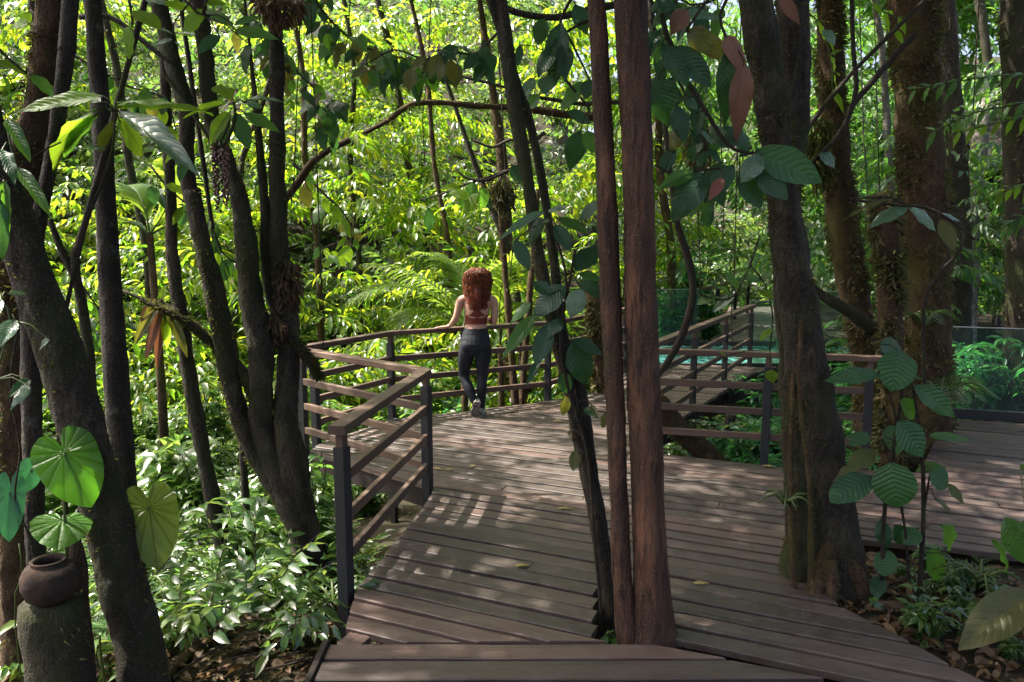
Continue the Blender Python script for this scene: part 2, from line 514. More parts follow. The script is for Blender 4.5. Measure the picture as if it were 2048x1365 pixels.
M['palm'] = leaf_cloud_mat('palm_leaf', [(0.05, (0.05, 0.10, 0.02)), (0.9, (0.10, 0.16, 0.03))], [(0.05, (0.3, 0.52, 0.05)), (0.9, (0.5, 0.65, 0.05))], 0.3, 0.45, 0.6)
M['litter'] = leaf_cloud_mat('leaf_litter', [(0.05, (0.045, 0.028, 0.018)), (0.5, (0.09, 0.055, 0.03)), (0.9, (0.15, 0.09, 0.045))], [(0.05, (0.1, 0.06, 0.02)), (0.9, (0.2, 0.12, 0.04))], 0.6, 0.2, 0.3)
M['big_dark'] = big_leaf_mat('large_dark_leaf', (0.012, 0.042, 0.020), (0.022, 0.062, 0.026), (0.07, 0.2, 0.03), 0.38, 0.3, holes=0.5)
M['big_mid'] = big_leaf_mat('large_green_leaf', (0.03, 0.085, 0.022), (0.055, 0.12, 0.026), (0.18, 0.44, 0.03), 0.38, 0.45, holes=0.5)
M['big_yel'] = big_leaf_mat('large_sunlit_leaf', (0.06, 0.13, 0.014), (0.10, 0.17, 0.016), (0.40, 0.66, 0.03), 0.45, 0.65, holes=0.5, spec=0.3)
M['big_pale'] = big_leaf_mat('large_glossy_leaf', (0.05, 0.105, 0.06), (0.09, 0.14, 0.09), (0.2, 0.4, 0.08), 0.26, 0.25, spec=0.7)
M['big_rib'] = big_leaf_mat('ribbed_leaf', (0.024, 0.08, 0.038), (0.048, 0.11, 0.042), (0.12, 0.36, 0.05), 0.4, 0.35, nv=9, vs=0.45, blotch=((0.09, 0.08, 0.02), 0.60), holes=0.5)
M['big_heart'] = big_leaf_mat('heart_leaf', (0.04, 0.13, 0.014), (0.07, 0.17, 0.016), (0.17, 0.52, 0.02), 0.42, 0.5, veins='fan', nv=8, vs=0.7)
M['big_heart_old'] = big_leaf_mat('ageing_heart_leaf', (0.07, 0.14, 0.014), (0.13, 0.16, 0.02), (0.30, 0.45, 0.03), 0.42, 0.45, veins='fan', nv=8, vs=0.7, blotch=((0.16, 0.09, 0.03), 0.60), holes=1.3)
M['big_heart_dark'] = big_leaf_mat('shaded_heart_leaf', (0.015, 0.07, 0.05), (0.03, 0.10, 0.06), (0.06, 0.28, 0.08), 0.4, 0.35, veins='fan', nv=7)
M['big_brown'] = big_leaf_mat('spotted_leaf', (0.045, 0.075, 0.02), (0.09, 0.085, 0.025), (0.25, 0.25, 0.03), 0.4, 0.35, blotch=((0.10, 0.05, 0.02), 0.55), holes=1.2)
M['dead'] = big_leaf_mat('dead_leaf', (0.16, 0.07, 0.045), (0.24, 0.12, 0.08), (0.3, 0.12, 0.05), 0.6, 0.2, nv=16)
M['fallen'] = big_leaf_mat('fallen_leaf', (0.30, 0.20, 0.07), (0.36, 0.30, 0.10), (0.4, 0.3, 0.05), 0.5, 0.2)
M['red_leaf'] = big_leaf_mat('red_leaf', (0.2, 0.06, 0.04), (0.25, 0.09, 0.06), (0.4, 0.1, 0.05), 0.45, 0.3)

# ================================================================== the setting
def build_terrain():
    xs = np.concatenate([np.linspace(-60, -9, 26)[:-1], np.linspace(-9, 9, 91), np.linspace(9, 60, 26)[1:]])
    ys = np.concatenate([np.linspace(-20, 2, 12)[:-1], np.linspace(2, 20, 91), np.linspace(20, 90, 36)[1:]])
    X, Y = np.meshgrid(xs, ys)
    Z = ground_z(X, Y) + 0.02 * np.sin(X * 9 + Y * 5) * np.sin(Y * 8 - X * 3)
    # hollow for the pool
    inside = (X > 2.2) & (X < 8.2) & (Y > 11.5) & (Y < 14.8)
    Z = np.where(inside, -1.4, Z)
    V = np.stack([X, Y, Z], -1).reshape(-1, 3)
    nx = len(xs); F = []
    for j in range(len(ys) - 1):
        for i in range(nx - 1):
            a = j * nx + i
            F.append((a, a + 1, a + nx + 1, a + nx))
    o = obj('ground', py_mesh('ground', V, F, M['soil']))
    tag(o, 'dark forest soil and leaf mould sloping down beside the boardwalk', kind='structure')


build_terrain()

# ---- boardwalk: every plank is a part; all run in one direction
PA = R(-23.5)
PD = Vector((math.cos(PA), math.sin(PA), 0))
PN = Vector((-math.sin(PA), math.cos(PA), 0))


def poly_intervals(poly, t):
    """positions along the plank where the line at offset t crosses the polygon"""
    xs = []
    n = len(poly)
    for i in range(n):
        a, b = poly[i], poly[(i + 1) % n]
        ta, tb = a.dot(PN), b.dot(PN)
        if (ta <= t) != (tb <= t):
            k = (t - ta) / (tb - ta)
            xs.append(a.dot(PD) * (1 - k) + b.dot(PD) * k)
    xs.sort()
    return [(xs[i], xs[i + 1]) for i in range(0, len(xs) - 1, 2)]


def plank_mesh(s00, s01, s10, s11, w, th=0.038, seed=0):
    """top quad in local coords: near edge from s00 to s01, far edge from s10 to s11, split lengthwise so the edges waver"""
    rnd = random.Random(seed)
    n = 7; bev = 0.005
    rows = []
    for k in range(n):
        f = k / (n - 1)
        x0 = s00 + (s01 - s00) * f; x1 = s10 + (s11 - s10) * f
        j0, j1 = rnd.uniform(-0.004, 0.004), rnd.uniform(-0.004, 0.004)
        dz = rnd.uniform(-0.0015, 0.0015)
        y0, y1 = -w / 2 + j0, w / 2 + j1
        xa = x0 + (x1 - x0) * 0.05; xb = x0 + (x1 - x0) * 0.95
        rows.append([(x0, y0, -th), (x0, y0, -bev), (xa, y0 + bev, dz), (xb, y1 - bev, dz), (x1, y1, -bev), (x1, y1, -th)])
    V = [p for r in rows for p in r]; F = []
    for k in range(n - 1):
        a, b = k * 6, (k + 1) * 6
        for i in range(6):
            i2 = (i + 1) % 6
            F.append((a + i, b + i, b + i2, a + i2))
    F.append((0, 1, 2, 3, 4, 5)); F.append(tuple((n - 1) * 6 + i for i in (5, 4, 3, 2, 1, 0)))
    return py_mesh('plank', V, F, M['plank'], False)


def lay_planks(parent, poly, pitch=0.14, gap=0.021, joints=0.45, hole=None, mat=None, seed=1, t_off=0.0):
    rnd = random.Random(seed)
    ts = [p.dot(PN) for p in poly]
    k0 = math.floor((min(ts) - t_off) / pitch); k1 = math.ceil((max(ts) - t_off) / pitch)
    for k in range(k0, k1):
        ta, tb = k * pitch + t_off + gap / 2, (k + 1) * pitch + t_off - gap / 2 - rnd.uniform(0, 0.006)
        tm = (ta + tb) / 2
        ia, ib, im = poly_intervals(poly, ta), poly_intervals(poly, tb), poly_intervals(poly, tm)
        if len(ia) == len(im) == len(ib): quads = [(a[0], a[1], b[0], b[1]) for a, b in zip(ia, ib)]
        else: quads = [(a[0], a[1], a[0], a[1]) for a in im]
        pieces = []
        for q in quads:
            q = list(q)
            cuts = []
            if hole:
                h0, h1 = hole(tm)
                if h0 is not None and q[0] < h1 and q[1] > h0:
                    if h0 - q[0] > 0.05: pieces.append((q[0], h0, q[2], h0))
                    if q[1] - h1 > 0.05: pieces.append((h1, q[1], h1, q[3]))
                    continue
            L = q[1] - q[0]
            if L > 1.5 and rnd.random() < joints:
                c = q[0] + L * rnd.uniform(0.3, 0.75)
                pieces.append((q[0], c - 0.004, q[2], c - 0.004)); pieces.append((c + 0.004, q[1], c + 0.004, q[3]))
            else: pieces.append(tuple(q))
        for q in pieces:
            if q[1] - q[0] < 0.04 and q[3] - q[2] < 0.04: continue
            mid = (q[0] + q[1] + q[2] + q[3]) / 4
            me = plank_mesh(q[0] - mid, max(q[1], q[0] + 0.01) - mid, q[2] - mid, max(q[3], q[2] + 0.01) - mid, tb - ta, seed=rnd.randrange(10 ** 6))
            if mat: me.materials[0] = mat
            o = link(bpy.data.objects.new('plank', me))
            o.parent = parent
            c = PD * mid + PN * tm
            o.location = (c.x, c.y, rnd.uniform(-0.006, 0.004) + parent.get('top', 0.0))
            o.rotation_euler = (rnd.uniform(-0.01, 0.01), 0, PA)


E_LEFT = [G(870, 977), G(847, 1013), G(811, 1058), G(769, 1111), G(740, 1146), G(718, 1169), G(707, 1197), G(699, 1223), G(690, 1261), Vector((-0.83, 3.445, 0))]
DECK = [Vector(p) for p in ((0.69, 3.445, 0), (2.35, 2.72, 0), (2.06, 3.18, 0), (1.95, 3.43, 0), (1.75, 3.85, 0), (1.70, 4.35, 0), (1.95, 4.83, 0),
                            (3.3, 4.42, 0), (7.5, 2.9, 0), (7.5, 7.25, 0), (4.78, 8.06, 0), (3.45, 6.15, 0), (2.33, 6.27, 0), (1.13, 6.83, 0),
                            (2.32, 8.87, 0), (3.52, 10.85, 0), (4.1, 11.45, 0), (2.0, 11.75, 0), (1.67, 10.89, 0), (1.24, 9.66, 0), (0.44, 9.01, 0), (-0.45, 8.45, 0),
                            (-1.31, 8.06, 0), (-1.84, 7.13, 0), (-1.90, 6.80, 0))] + E_LEFT


def hole(t):
    # the cut-out for the two trees that stand in the deck
    def s_of(x):            # along-plank coordinate of the point with this x at offset t
        return (x - PN.x * t) / PD.x
    yl = PN.y * t + PD.y * s_of(0.45)
    if 3.40 < yl < 4.08:
        return s_of(0.40 + 0.12 * (yl - 3.4)), s_of(0.80)
    return None, None


def build_deck():
    b = MB()
    # bearers under the planks, square to them, kept clear of the edges
    rows = []
    for s in np.arange(-5.0, 6.0, 0.62):
        ts = []
        n = len(DECK)
        for i in range(n):
            p, q = DECK[i], DECK[(i + 1) % n]
            sa, sb = p.dot(PD), q.dot(PD)
            if (sa <= s) != (sb <= s):
                k = (s - sa) / (sb - sa); ts.append(p.dot(PN) * (1 - k) + q.dot(PN) * k)
        ts.sort()
        for i in range(0, len(ts) - 1, 2):
            a, c = ts[i] + 0.04, ts[i + 1] - 0.04
            if c - a > 0.3:
                A = PD * s + PN * a; C = PD * s + PN * c
                b.beam((A.x, A.y, -0.105), (C.x, C.y, -0.105), 0.06, 0.12)
    # edge beams along the raised left side
    pts = [DECK[i] for i in range(len(DECK))]
    n = len(pts)
    for i in range(n):
        p, q = pts[i], pts[(i + 1) % n]
        if p.x < 2.4 and q.x < 2.4 and (p - q).length > 0.05 and not (p.y < 3.5 and q.y < 3.5):
            m = (q - p).normalized(); inn = Vector((-m.y, m.x, 0)) * 0.035
            b.beam((p.x + inn.x, p.y + inn.y, -0.116), (q.x + inn.x, q.y + inn.y, -0.116), 0.05, 0.15)
    o = obj('boardwalk', b.mesh('boardwalk', M['joist']))
    tag(o, 'weathered brown plank boardwalk winding between the trees', kind='structure')
    lay_planks(o, DECK, hole=hole, seed=3)
    return o


deck = build_deck()


def build_cross_planks():
    """broad boards laid square to the view at the near end, cut along the slanting deck"""
    b = MB()
    b.beam((-0.84, 3.40, -0.10), (-0.84, 2.3, -0.10), 0.06, 0.12); b.beam((0.2, 3.40, -0.10), (0.2, 2.3, -0.10), 0.06, 0.12)
    b.beam((-0.905, 3.43, -0.06), (-0.905, 2.3, -0.06), 0.03, 0.16)
    o = obj('boardwalk', b.mesh('boardwalk_landing', M['joist']))
    tag(o, 'broad cross boards at the near end of the boardwalk', kind='structure')
    y = 3.432
    for i, w in enumerate((0.147, 0.17, 0.155, 0.16, 0.15, 0.16)):
        y0, y1 = y - w, y
        xr0 = (3.415 - PN.y * y0) / PN.x; xr1 = (3.415 - PN.y * y1) / PN.x
        mid = 0.1
        me = plank_mesh(-0.885 - mid, xr0 - mid, -0.885 - mid, xr1 - mid, w - 0.022, seed=90 + i)
        p = obj('plank', me, o); p.location = (mid, (y0 + y1) / 2, 0.001 * (i % 2)); p.rotation_euler = (0, 0, R(0.3 * (i % 2)))
        y -= w


build_cross_planks()

# ---- railings
RAIL_TOP = 0.965


def railing(label, posts, over0=0.06, over1=0.06, low=True, group='boardwalk railings', bottom=None):
    """posts: list of (x, y); rails run from post to post"""
    ps = [Vector((p[0], p[1], 0)) for p in posts]
    root = thing('railing', label, 'railing', ps[0], group)
    for i, p in enumerate(ps):
        zb = gz(p.x, p.y) - 0.1 if bottom is None else bottom
        o = obj('post', MB().beam((p.x, p.y, zb), (p.x, p.y, 0.83), 0.07, 0.07, up=(0.4, 1, 0)).mesh('post', M['post']), root)
        blk = MB().beam((p.x, p.y, 0.832), (p.x, p.y, RAIL_TOP - 0.052), 0.05, 0.05, up=(0.4, 1, 0)).mesh('post_block', M['rail'])
        c = obj('post_block', blk, o, world=False)
    n = len(ps)
    for i in range(n - 1):
        a, b = ps[i], ps[i + 1]
        d = (b - a).normalized()
        A = a - d * (over0 if i == 0 else -0.002); B = b + d * (over1 if i == n - 2 else 0)
        ang = math.atan2(d.y, d.x)
        def bar(name, A, B, z, w, h):
            L = (B - A).length
            me = MB().beam((-L / 2, 0, 0), (L / 2, 0, 0), w, h).mesh(name, M['rail'])
            o = obj(name, me, root, world=False)
            m = (A + B) / 2 - Vector(root.location)
            o.location = (m.x, m.y, z); o.rotation_euler = (random.uniform(-.01, .01), random.uniform(-.002, .002), ang)
        bar('top_rail', A, B, RAIL_TOP - 0.025, 0.095, 0.05)
        a2, b2 = a + d * 0.037, b - d * 0.037
        for z in (0.195, 0.425, 0.655): bar('rail', a2, b2, z, 0.038, 0.062)
    return root


A_ = (-0.93, 3.98); B_ = (-0.665, 5.70); C_ = (-1.945, 6.83)
railing('low brown railing in front, running from the near dark post round to the left corner', [A_, B_, C_], 0.07, 0.10)
D_ = (-1.90, 7.10); E_ = (-1.33, 8.13); F_ = (0.44, 9.08); G_ = (1.66, 10.95); G2_ = (1.98, 11.75)
railing('long brown railing the woman leans on, along the far left edge', [D_, E_, F_, G_, G2_], 0.22, 0.05)
q0, q1 = G(1320, 697, RAIL_TOP), G(1745, 712, RAIL_TOP)
dq = (q1 - q0).normalized()
railing('dark level railing behind the leaning mossy tree on the right', [tuple((q0 - dq * 0.12).xy), tuple((q0 + dq * 0.95).xy), tuple((q0 + dq * 1.78).xy)], 0.05, 0.12)
w0, w1 = G(1312, 683, RAIL_TOP), G(1506, 609, RAIL_TOP)
dw = (w1 - w0)
railing('brown railing slanting up to the pool beyond the twin trunk tree', [tuple((w0 - dw * 0.04).xy), tuple((w0 + dw * 0.30).xy), tuple((w0 + dw * 0.63).xy), tuple((w0 + dw * 0.985).xy)], 0.1, 0.08)

# ---- pool, its far deck and glass fence
def water_mat():
    m, nt, out = new_mat('pool_water')
    tc = nt.nodes.new('ShaderNodeTexCoord')
    n = noise(nt, tc.outputs['Object'], 5.0, 3.0, 0.5)
    col = mixc(nt, (0.05, 0.21, 0.21), (0.13, 0.36, 0.33), n)
    pr = N(nt, 'ShaderNodeBsdfPrincipled', Roughness=0.08)
    pr.inputs['IOR'].default_value = 1.33
    nt.links.new(col, pr.inputs['Base Color'])
    nt.links.new(bump(nt, n, 0.25, 0.03), pr.inputs['Normal'])
    nt.links.new(pr.outputs[0], out.inputs[0])
    return m


def glass_mat():
    m, nt, out = new_mat('fence_glass')
    tc = nt.nodes.new('ShaderNodeTexCoord')
    n = noise(nt, tc.outputs['Object'], 3.0, 4.0, 0.6)
    gl = N(nt, 'ShaderNodeBsdfGlossy', Roughness=0.04); gl.inputs['Color'].default_value = (0.85, 1, 0.93, 1)
    tp = nt.nodes.new('ShaderNodeBsdfTransparent'); tp.inputs['Color'].default_value = (0.84, 0.95, 0.91, 1)
    df = N(nt, 'ShaderNodeBsdfDiffuse'); df.inputs['Color'].default_value = (0.35, 0.55, 0.5, 1)
    fr = N(nt, 'ShaderNodeFresnel', IOR=1.35)
    m1 = nt.nodes.new('ShaderNodeMixShader'); m2 = nt.nodes.new('ShaderNodeMixShader')
    nt.links.new(math_n(nt, 'MULTIPLY', n, 0.07), m1.inputs[0])
    nt.links.new(tp.outputs[0], m1.inputs[1]); nt.links.new(df.outputs[0], m1.inputs[2])
    nt.links.new(fr.outputs[0], m2.inputs[0])
    nt.links.new(m1.outputs[0], m2.inputs[1]); nt.links.new(gl.outputs[0], m2.inputs[2])
    nt.links.new(m2.outputs[0], out.inputs[0])
    return m


M['water'] = water_mat(); M['glass'] = glass_mat()
M['metal'] = plain_mat('brushed_metal', (0.35, 0.36, 0.37), 0.35, 0.5, 40, 0.2, 0.05, metallic=0.8)
M['stone'] = plain_mat('dark_stone', (0.06, 0.055, 0.05), 0.8, 0.3, 6, 0.5, 0.6)


def build_pool():
    V = []; F = []
    nx, ny = 24, 14
    for j in range(ny + 1):
        for i in range(nx + 1):
            x = 2.3 + (8.0 - 2.3) * i / nx; y = 11.85 + (14.4 - 11.85) * j / ny
            V.append((x, y, -0.09 + 0.004 * math.sin(x * 5 + y * 3)))
    for j in range(ny):
        for i in range(nx):
            a = j * (nx + 1) + i; F.append((a, a + 1, a + nx + 2, a + nx + 1))
    tag(obj('water', py_mesh('water', V, F, M['water'])), 'turquoise pool water beyond the walkway', kind='structure')
    b = MB()
    b.box(2.1, 8.2, 11.76, 11.84, -1.3, -0.005); b.box(2.1, 8.2, 14.41, 14.5, -1.3, -0.01); b.box(2.05, 2.29, 11.76, 14.5, -1.3, -0.008)
    tag(obj('pool_wall', b.mesh('pool_wall', M['stone'])), 'dark coping wall round the turquoise pool', kind='structure')
    poly = [Vector(p) for p in ((3.9, 14.52, 0), (5.5, 14.52, 0), (8.4, 22.0, 0), (6.4, 22.0, 0))]
    b = MB()
    for s in range(3): b.beam((4.2 + s * 0.55, 14.6, -0.1), (6.6 + s * 0.75, 21.8, -0.1), 0.06, 0.1)
    o = tag(obj('pool_deck', b.mesh('pool_deck', M['joist'])), 'pale plank deck on the far side of the pool', kind='structure')
    lay_planks(o, poly, pitch=0.18, gap=0.014, mat=M['farplank'], seed=8)


build_pool()


def glass_panel(label, a, b, z0, z1, base=True):
    a, b = Vector((a[0], a[1], 0)), Vector((b[0], b[1], 0))
    root = thing('glass_panel', label, 'glass panel', a + Vector((0, 0, z0)), 'frameless glass pool fence')
    d = (b - a)
    ang = math.atan2(d.y, d.x); L = d.length
    def put(name, me, z):
        o = obj(name, me, root, world=False)
        m = (a + b) / 2 - a
        o.location = (m.x, m.y, z); o.rotation_euler = (0, 0, ang)
        return o
    H_ = z1 - z0
    put('pane', MB().beam((-L / 2 + 0.01, 0, 0), (L / 2 - 0.01, 0, 0), 0.012, H_, bev=0.002).mesh('pane', M['glass']), H_ / 2)
    put('edge_strip', MB().beam((-L / 2, 0, 0), (L / 2, 0, 0), 0.018, 0.012, bev=0.002).mesh('edge_strip', M['metal']), H_ + 0.007)
    if base:
        put('base_channel', MB().beam((-L / 2, 0, 0), (L / 2, 0, 0), 0.06, 0.11, bev=0.004).mesh('base_channel', M['post']), -0.0 + 0.03)
    return root


def xy(u, v, z): return tuple(G(u, v, z).xy)


gl0 = P(1897, 835, 8.02)
glass_panel('large clear glass panel on a dark base at the right edge', (4.72, 8.17), (7.4, 7.36), 0.02, 1.0)
glass_panel('glass panel left of the pool, seen behind the slanting railing', (2.55, 14.0), (3.55, 14.15), 0.0, 1.02)
p2 = P(1498, 700, 11.6); p3 = P(1562, 700, 11.6)
glass_panel('narrow glass panel at the pool edge left of the leaning tree', (p2.x, 11.66), (p3.x + 0.35, 11.55), -0.06, 1.0)
p4 = P(1612, 700, 12.4); p5 = P(1672, 700, 12.4)
glass_panel('glass panel half hidden behind the leaning tree above the log', (p4.x, 12.4), (p5.x, 12.2), -0.05, 1.1)


def far_railing():
    root = thing('railing', 'short far railing beyond the pool, half covered by leaves', 'railing', (3.65, 14.9, 0), 'boardwalk railings')
    a, b = Vector((3.65, 14.9, 0)), Vector((6.3, 20.0, 0))
    for k in (0.0, 0.35, 0.7, 1.0):
        p = a.lerp(b, k)
        obj('post', MB().beam((p.x, p.y, gz(p.x, p.y) - 0.1), (p.x, p.y, 0.90), 0.08, 0.08, up=(0.4, 1, 0)).mesh('post', M['post']), root)
    d = (b - a).normalized(); ang = math.atan2(d.y, d.x); L = (b - a).length
    for z, nm in ((0.93, 'top_rail'), (0.65, 'rail'), (0.42, 'rail'), (0.19, 'rail')):
        o = obj(nm, MB().beam((-L / 2, 0, 0), (L / 2, 0, 0), 0.09 if nm == 'top_rail' else 0.04, 0.055).mesh(nm, M['rail']), root, world=False)
        m = (a + b) / 2 - a; o.location = (m.x - 0.05 * d.y, m.y + 0.05 * d.x, z); o.rotation_euler = (0, 0, ang)


far_railing()


def shelter():
    """dark timber shelter glimpsed at the right edge"""
    c = P(2030, 640, 13.5)
    zb = gz(c.x + 1, 13.5)
    root = thing('timber_shelter', 'dark open timber shelter deep in the shade at the right edge', 'shelter', (c.x, 13.5, zb))
    for dx, dy in ((0, 0), (2.6, 0), (0, 2.4), (2.6, 2.4)):
        obj('post', MB().beam((c.x + dx, 13.5 + dy, zb - 0.2), (c.x + dx, 13.5 + dy, 3.2), 0.22, 0.22, up=(0.4, 1, 0)).mesh('post', M['post']), root)
    obj('floor_beam', MB().beam((c.x - 0.5, 13.30, 0.52), (c.x + 3.2, 13.30, 0.52), 0.14, 0.2).mesh('floor_beam', M['post']), root)
    obj('railing_beam', MB().beam((c.x - 0.5, 13.32, 0.83), (c.x + 3.2, 13.32, 0.83), 0.1, 0.1).mesh('railing_beam', M['post']), root)
    b = MB()
    b.box(c.x - 0.7, c.x + 3.4, 13.2, 16.3, 0.36, 0.42)
    obj('floor', b.mesh('floor', M['joist']), root)
    r = MB()
    e0, e1, y0, y1, ym = c.x - 0.9, c.x + 3.6, 13.0, 16.6, 14.8
    r.add([(e0, y0, 3.2), (e1, y0, 3.2), (e1, ym, 4.4), (e0, ym, 4.4), (e0, y1, 3.2), (e1, y1, 3.2), (e0, y0, 3.1), (e1, y0, 3.1), (e1, ym, 4.3), (e0, ym, 4.3), (e0, y1, 3.1), (e1, y1, 3.1)],
          [(0, 1, 2, 3), (3, 2, 5, 4), (7, 6, 9, 8), (8, 9, 10, 11), (6, 7, 1, 0), (4, 5, 11, 10), (0, 3, 9, 6), (3, 4, 10, 9), (1, 7, 8, 2), (2, 8, 11, 5)])
    obj('roof', r.mesh('roof', M['joist']), root)


shelter()

# ================================================================== leaf geometry
def small_leaf(fold=0.12, droop=0.18, wid=0.36):
    """8 triangle leaf of unit length along +Y"""
    V = np.array([(0, 0, 0), (-wid / 2 * 0.85, 0.30, fold * 0.8), (0, 0.33, 0.02), (wid / 2 * 0.85, 0.30, fold * 0.8),
                  (-wid / 2 * 0.8, 0.66, fold * 0.7 - droop * 0.35), (0, 0.68, -droop * 0.35), (wid / 2 * 0.8, 0.66, fold * 0.7 - droop * 0.35), (0, 1.0, -droop)])
    T = np.array([(0, 2, 1), (0, 3, 2), (1, 2, 5), (1, 5, 4), (2, 3, 6), (2, 6, 5), (4, 5, 7), (5, 6, 7)])
    return V, T


def tiny_leaf(fold=0.1, wid=0.4):
    V = np.array([(0, 0, 0), (-wid / 2, 0.45, fold), (0, 0.5, 0), (wid / 2, 0.45, fold), (0, 1.0, -0.14)])
    T = np.array([(0, 2, 1), (0, 3, 2), (1, 2, 4), (2, 3, 4)])
    return V, T


def rot_from(Yd, up, roll=None):
    """stack of 3x3 matrices (columns x, y, z) with y along Yd and z near up"""
    Yd = Yd / (np.linalg.norm(Yd, axis=1)[:, None] + 1e-9)
    X = np.cross(Yd, up); X /= np.linalg.norm(X, axis=1)[:, None] + 1e-9
    Z = np.cross(X, Yd)
    if roll is not None:
        c, s = np.cos(roll)[:, None], np.sin(roll)[:, None]
        X, Z = X * c + Z * s, Z * c - X * s
    return np.stack([X, Yd, Z], axis=2)


def cloud_arrays(tv, tt, Mx, Tx):
    V = np.einsum('nij,kj->nki', Mx, tv) + Tx[:, None]
    n, k = V.shape[:2]
    tri = (tt[None] + (np.arange(n) * k)[:, None, None]).reshape(-1, 3)
    return V.reshape(-1, 3), tri


def spray(n=9, L=0.55, leaf=0.17, droop=0.5, rng=RNG, spread=0.9, width=1.0):
    """leaf placements along a drooping twig that starts at the origin and heads along +Y"""
    t = (np.arange(n) + 0.6) / n
    y = t * L; z = -droop * L * t ** 2 * 0.6
    pos = np.stack([np.zeros(n), y, z], 1)
    side = np.where(np.arange(n) % 2 == 0, 1.0, -1.0)
    ang = side * (spread * (1 - 0.45 * t) + rng.uniform(-0.25, 0.25, n))
    ang[-1] *= 0.15
    pit = -0.25 - 0.6 * droop + rng.uniform(-0.3, 0.3, n)
    d = np.stack([np.sin(ang) * np.cos(pit), np.cos(ang) * np.cos(pit), np.sin(pit)], 1)
    Mx = rot_from(d, np.tile([0, 0, 1.0], (n, 1)), rng.uniform(-0.5, 0.5, n))
    s = leaf * rng.uniform(0.75, 1.2, n) * (1 - 0.25 * t)
    return Mx * s[:, None, None], pos


def twig_geo(L, droop, r=0.004):
    pts = [(0, 0, 0), (0, L * 0.5, -droop * L * 0.15), (0, L, -droop * L * 0.6)]
    V = []
    for i, p in enumerate(pts):
        rr = r * (1 - 0.3 * i)
        for a in (0, 2.09, 4.19): V.append((p[0] + rr * math.cos(a), p[1], p[2] + rr * math.sin(a)))
    T = []
    for i in range(2):
        for j in range(3):
            a, b, c, d = i * 3 + j, i * 3 + (j + 1) % 3, (i + 1) * 3 + j, (i + 1) * 3 + (j + 1) % 3
            T += [(a, b, d), (a, d, c)]
    return np.array(V), np.array(T)


def spray_cloud(name, pos, dirs, scales, mats, n=9, L=0.55, leaf=0.17, droop=0.5, tmpl=None, variants=6, twigs=True, spread=0.9):
    """one mesh of many leafy sprays; pos and dirs are (N, 3) arrays"""
    tv, tt = tmpl if tmpl is not None else small_leaf()
    Vs, Ts, Ms = [], [], []
    off = 0
    idx = RNG.integers(0, variants, len(pos))
    for k in range(variants):
        sel = np.where(idx == k)[0]
        if not len(sel): continue
        lm, lp = spray(n + int(RNG.integers(-2, 3)), L, leaf, droop * RNG.uniform(0.6, 1.3), spread=spread)
        Rm = rot_from(dirs[sel], np.tile([0, 0, 1.0], (len(sel), 1)), RNG.uniform(-0.5, 0.5, len(sel))) * scales[sel][:, None, None]
        Mx = np.einsum('aij,bjk->abik', Rm, lm).reshape(-1, 3, 3)
        Tx = (np.einsum('aij,bj->abi', Rm, lp) + pos[sel][:, None]).reshape(-1, 3)
        V, T = cloud_arrays(tv, tt, Mx, Tx)
        Vs.append(V); Ts.append(T + off); Ms.append(np.zeros(len(T), np.int32)); off += len(V)
        if twigs:
            wv, wt = twig_geo(L, droop)
            V, T = cloud_arrays(wv, wt, Rm, pos[sel])
            Vs.append(V); Ts.append(T + off); Ms.append(np.ones(len(T), np.int32)); off += len(V)
    return raw_mesh(name, np.vstack(Vs), np.vstack(Ts), mats, np.concatenate(Ms))


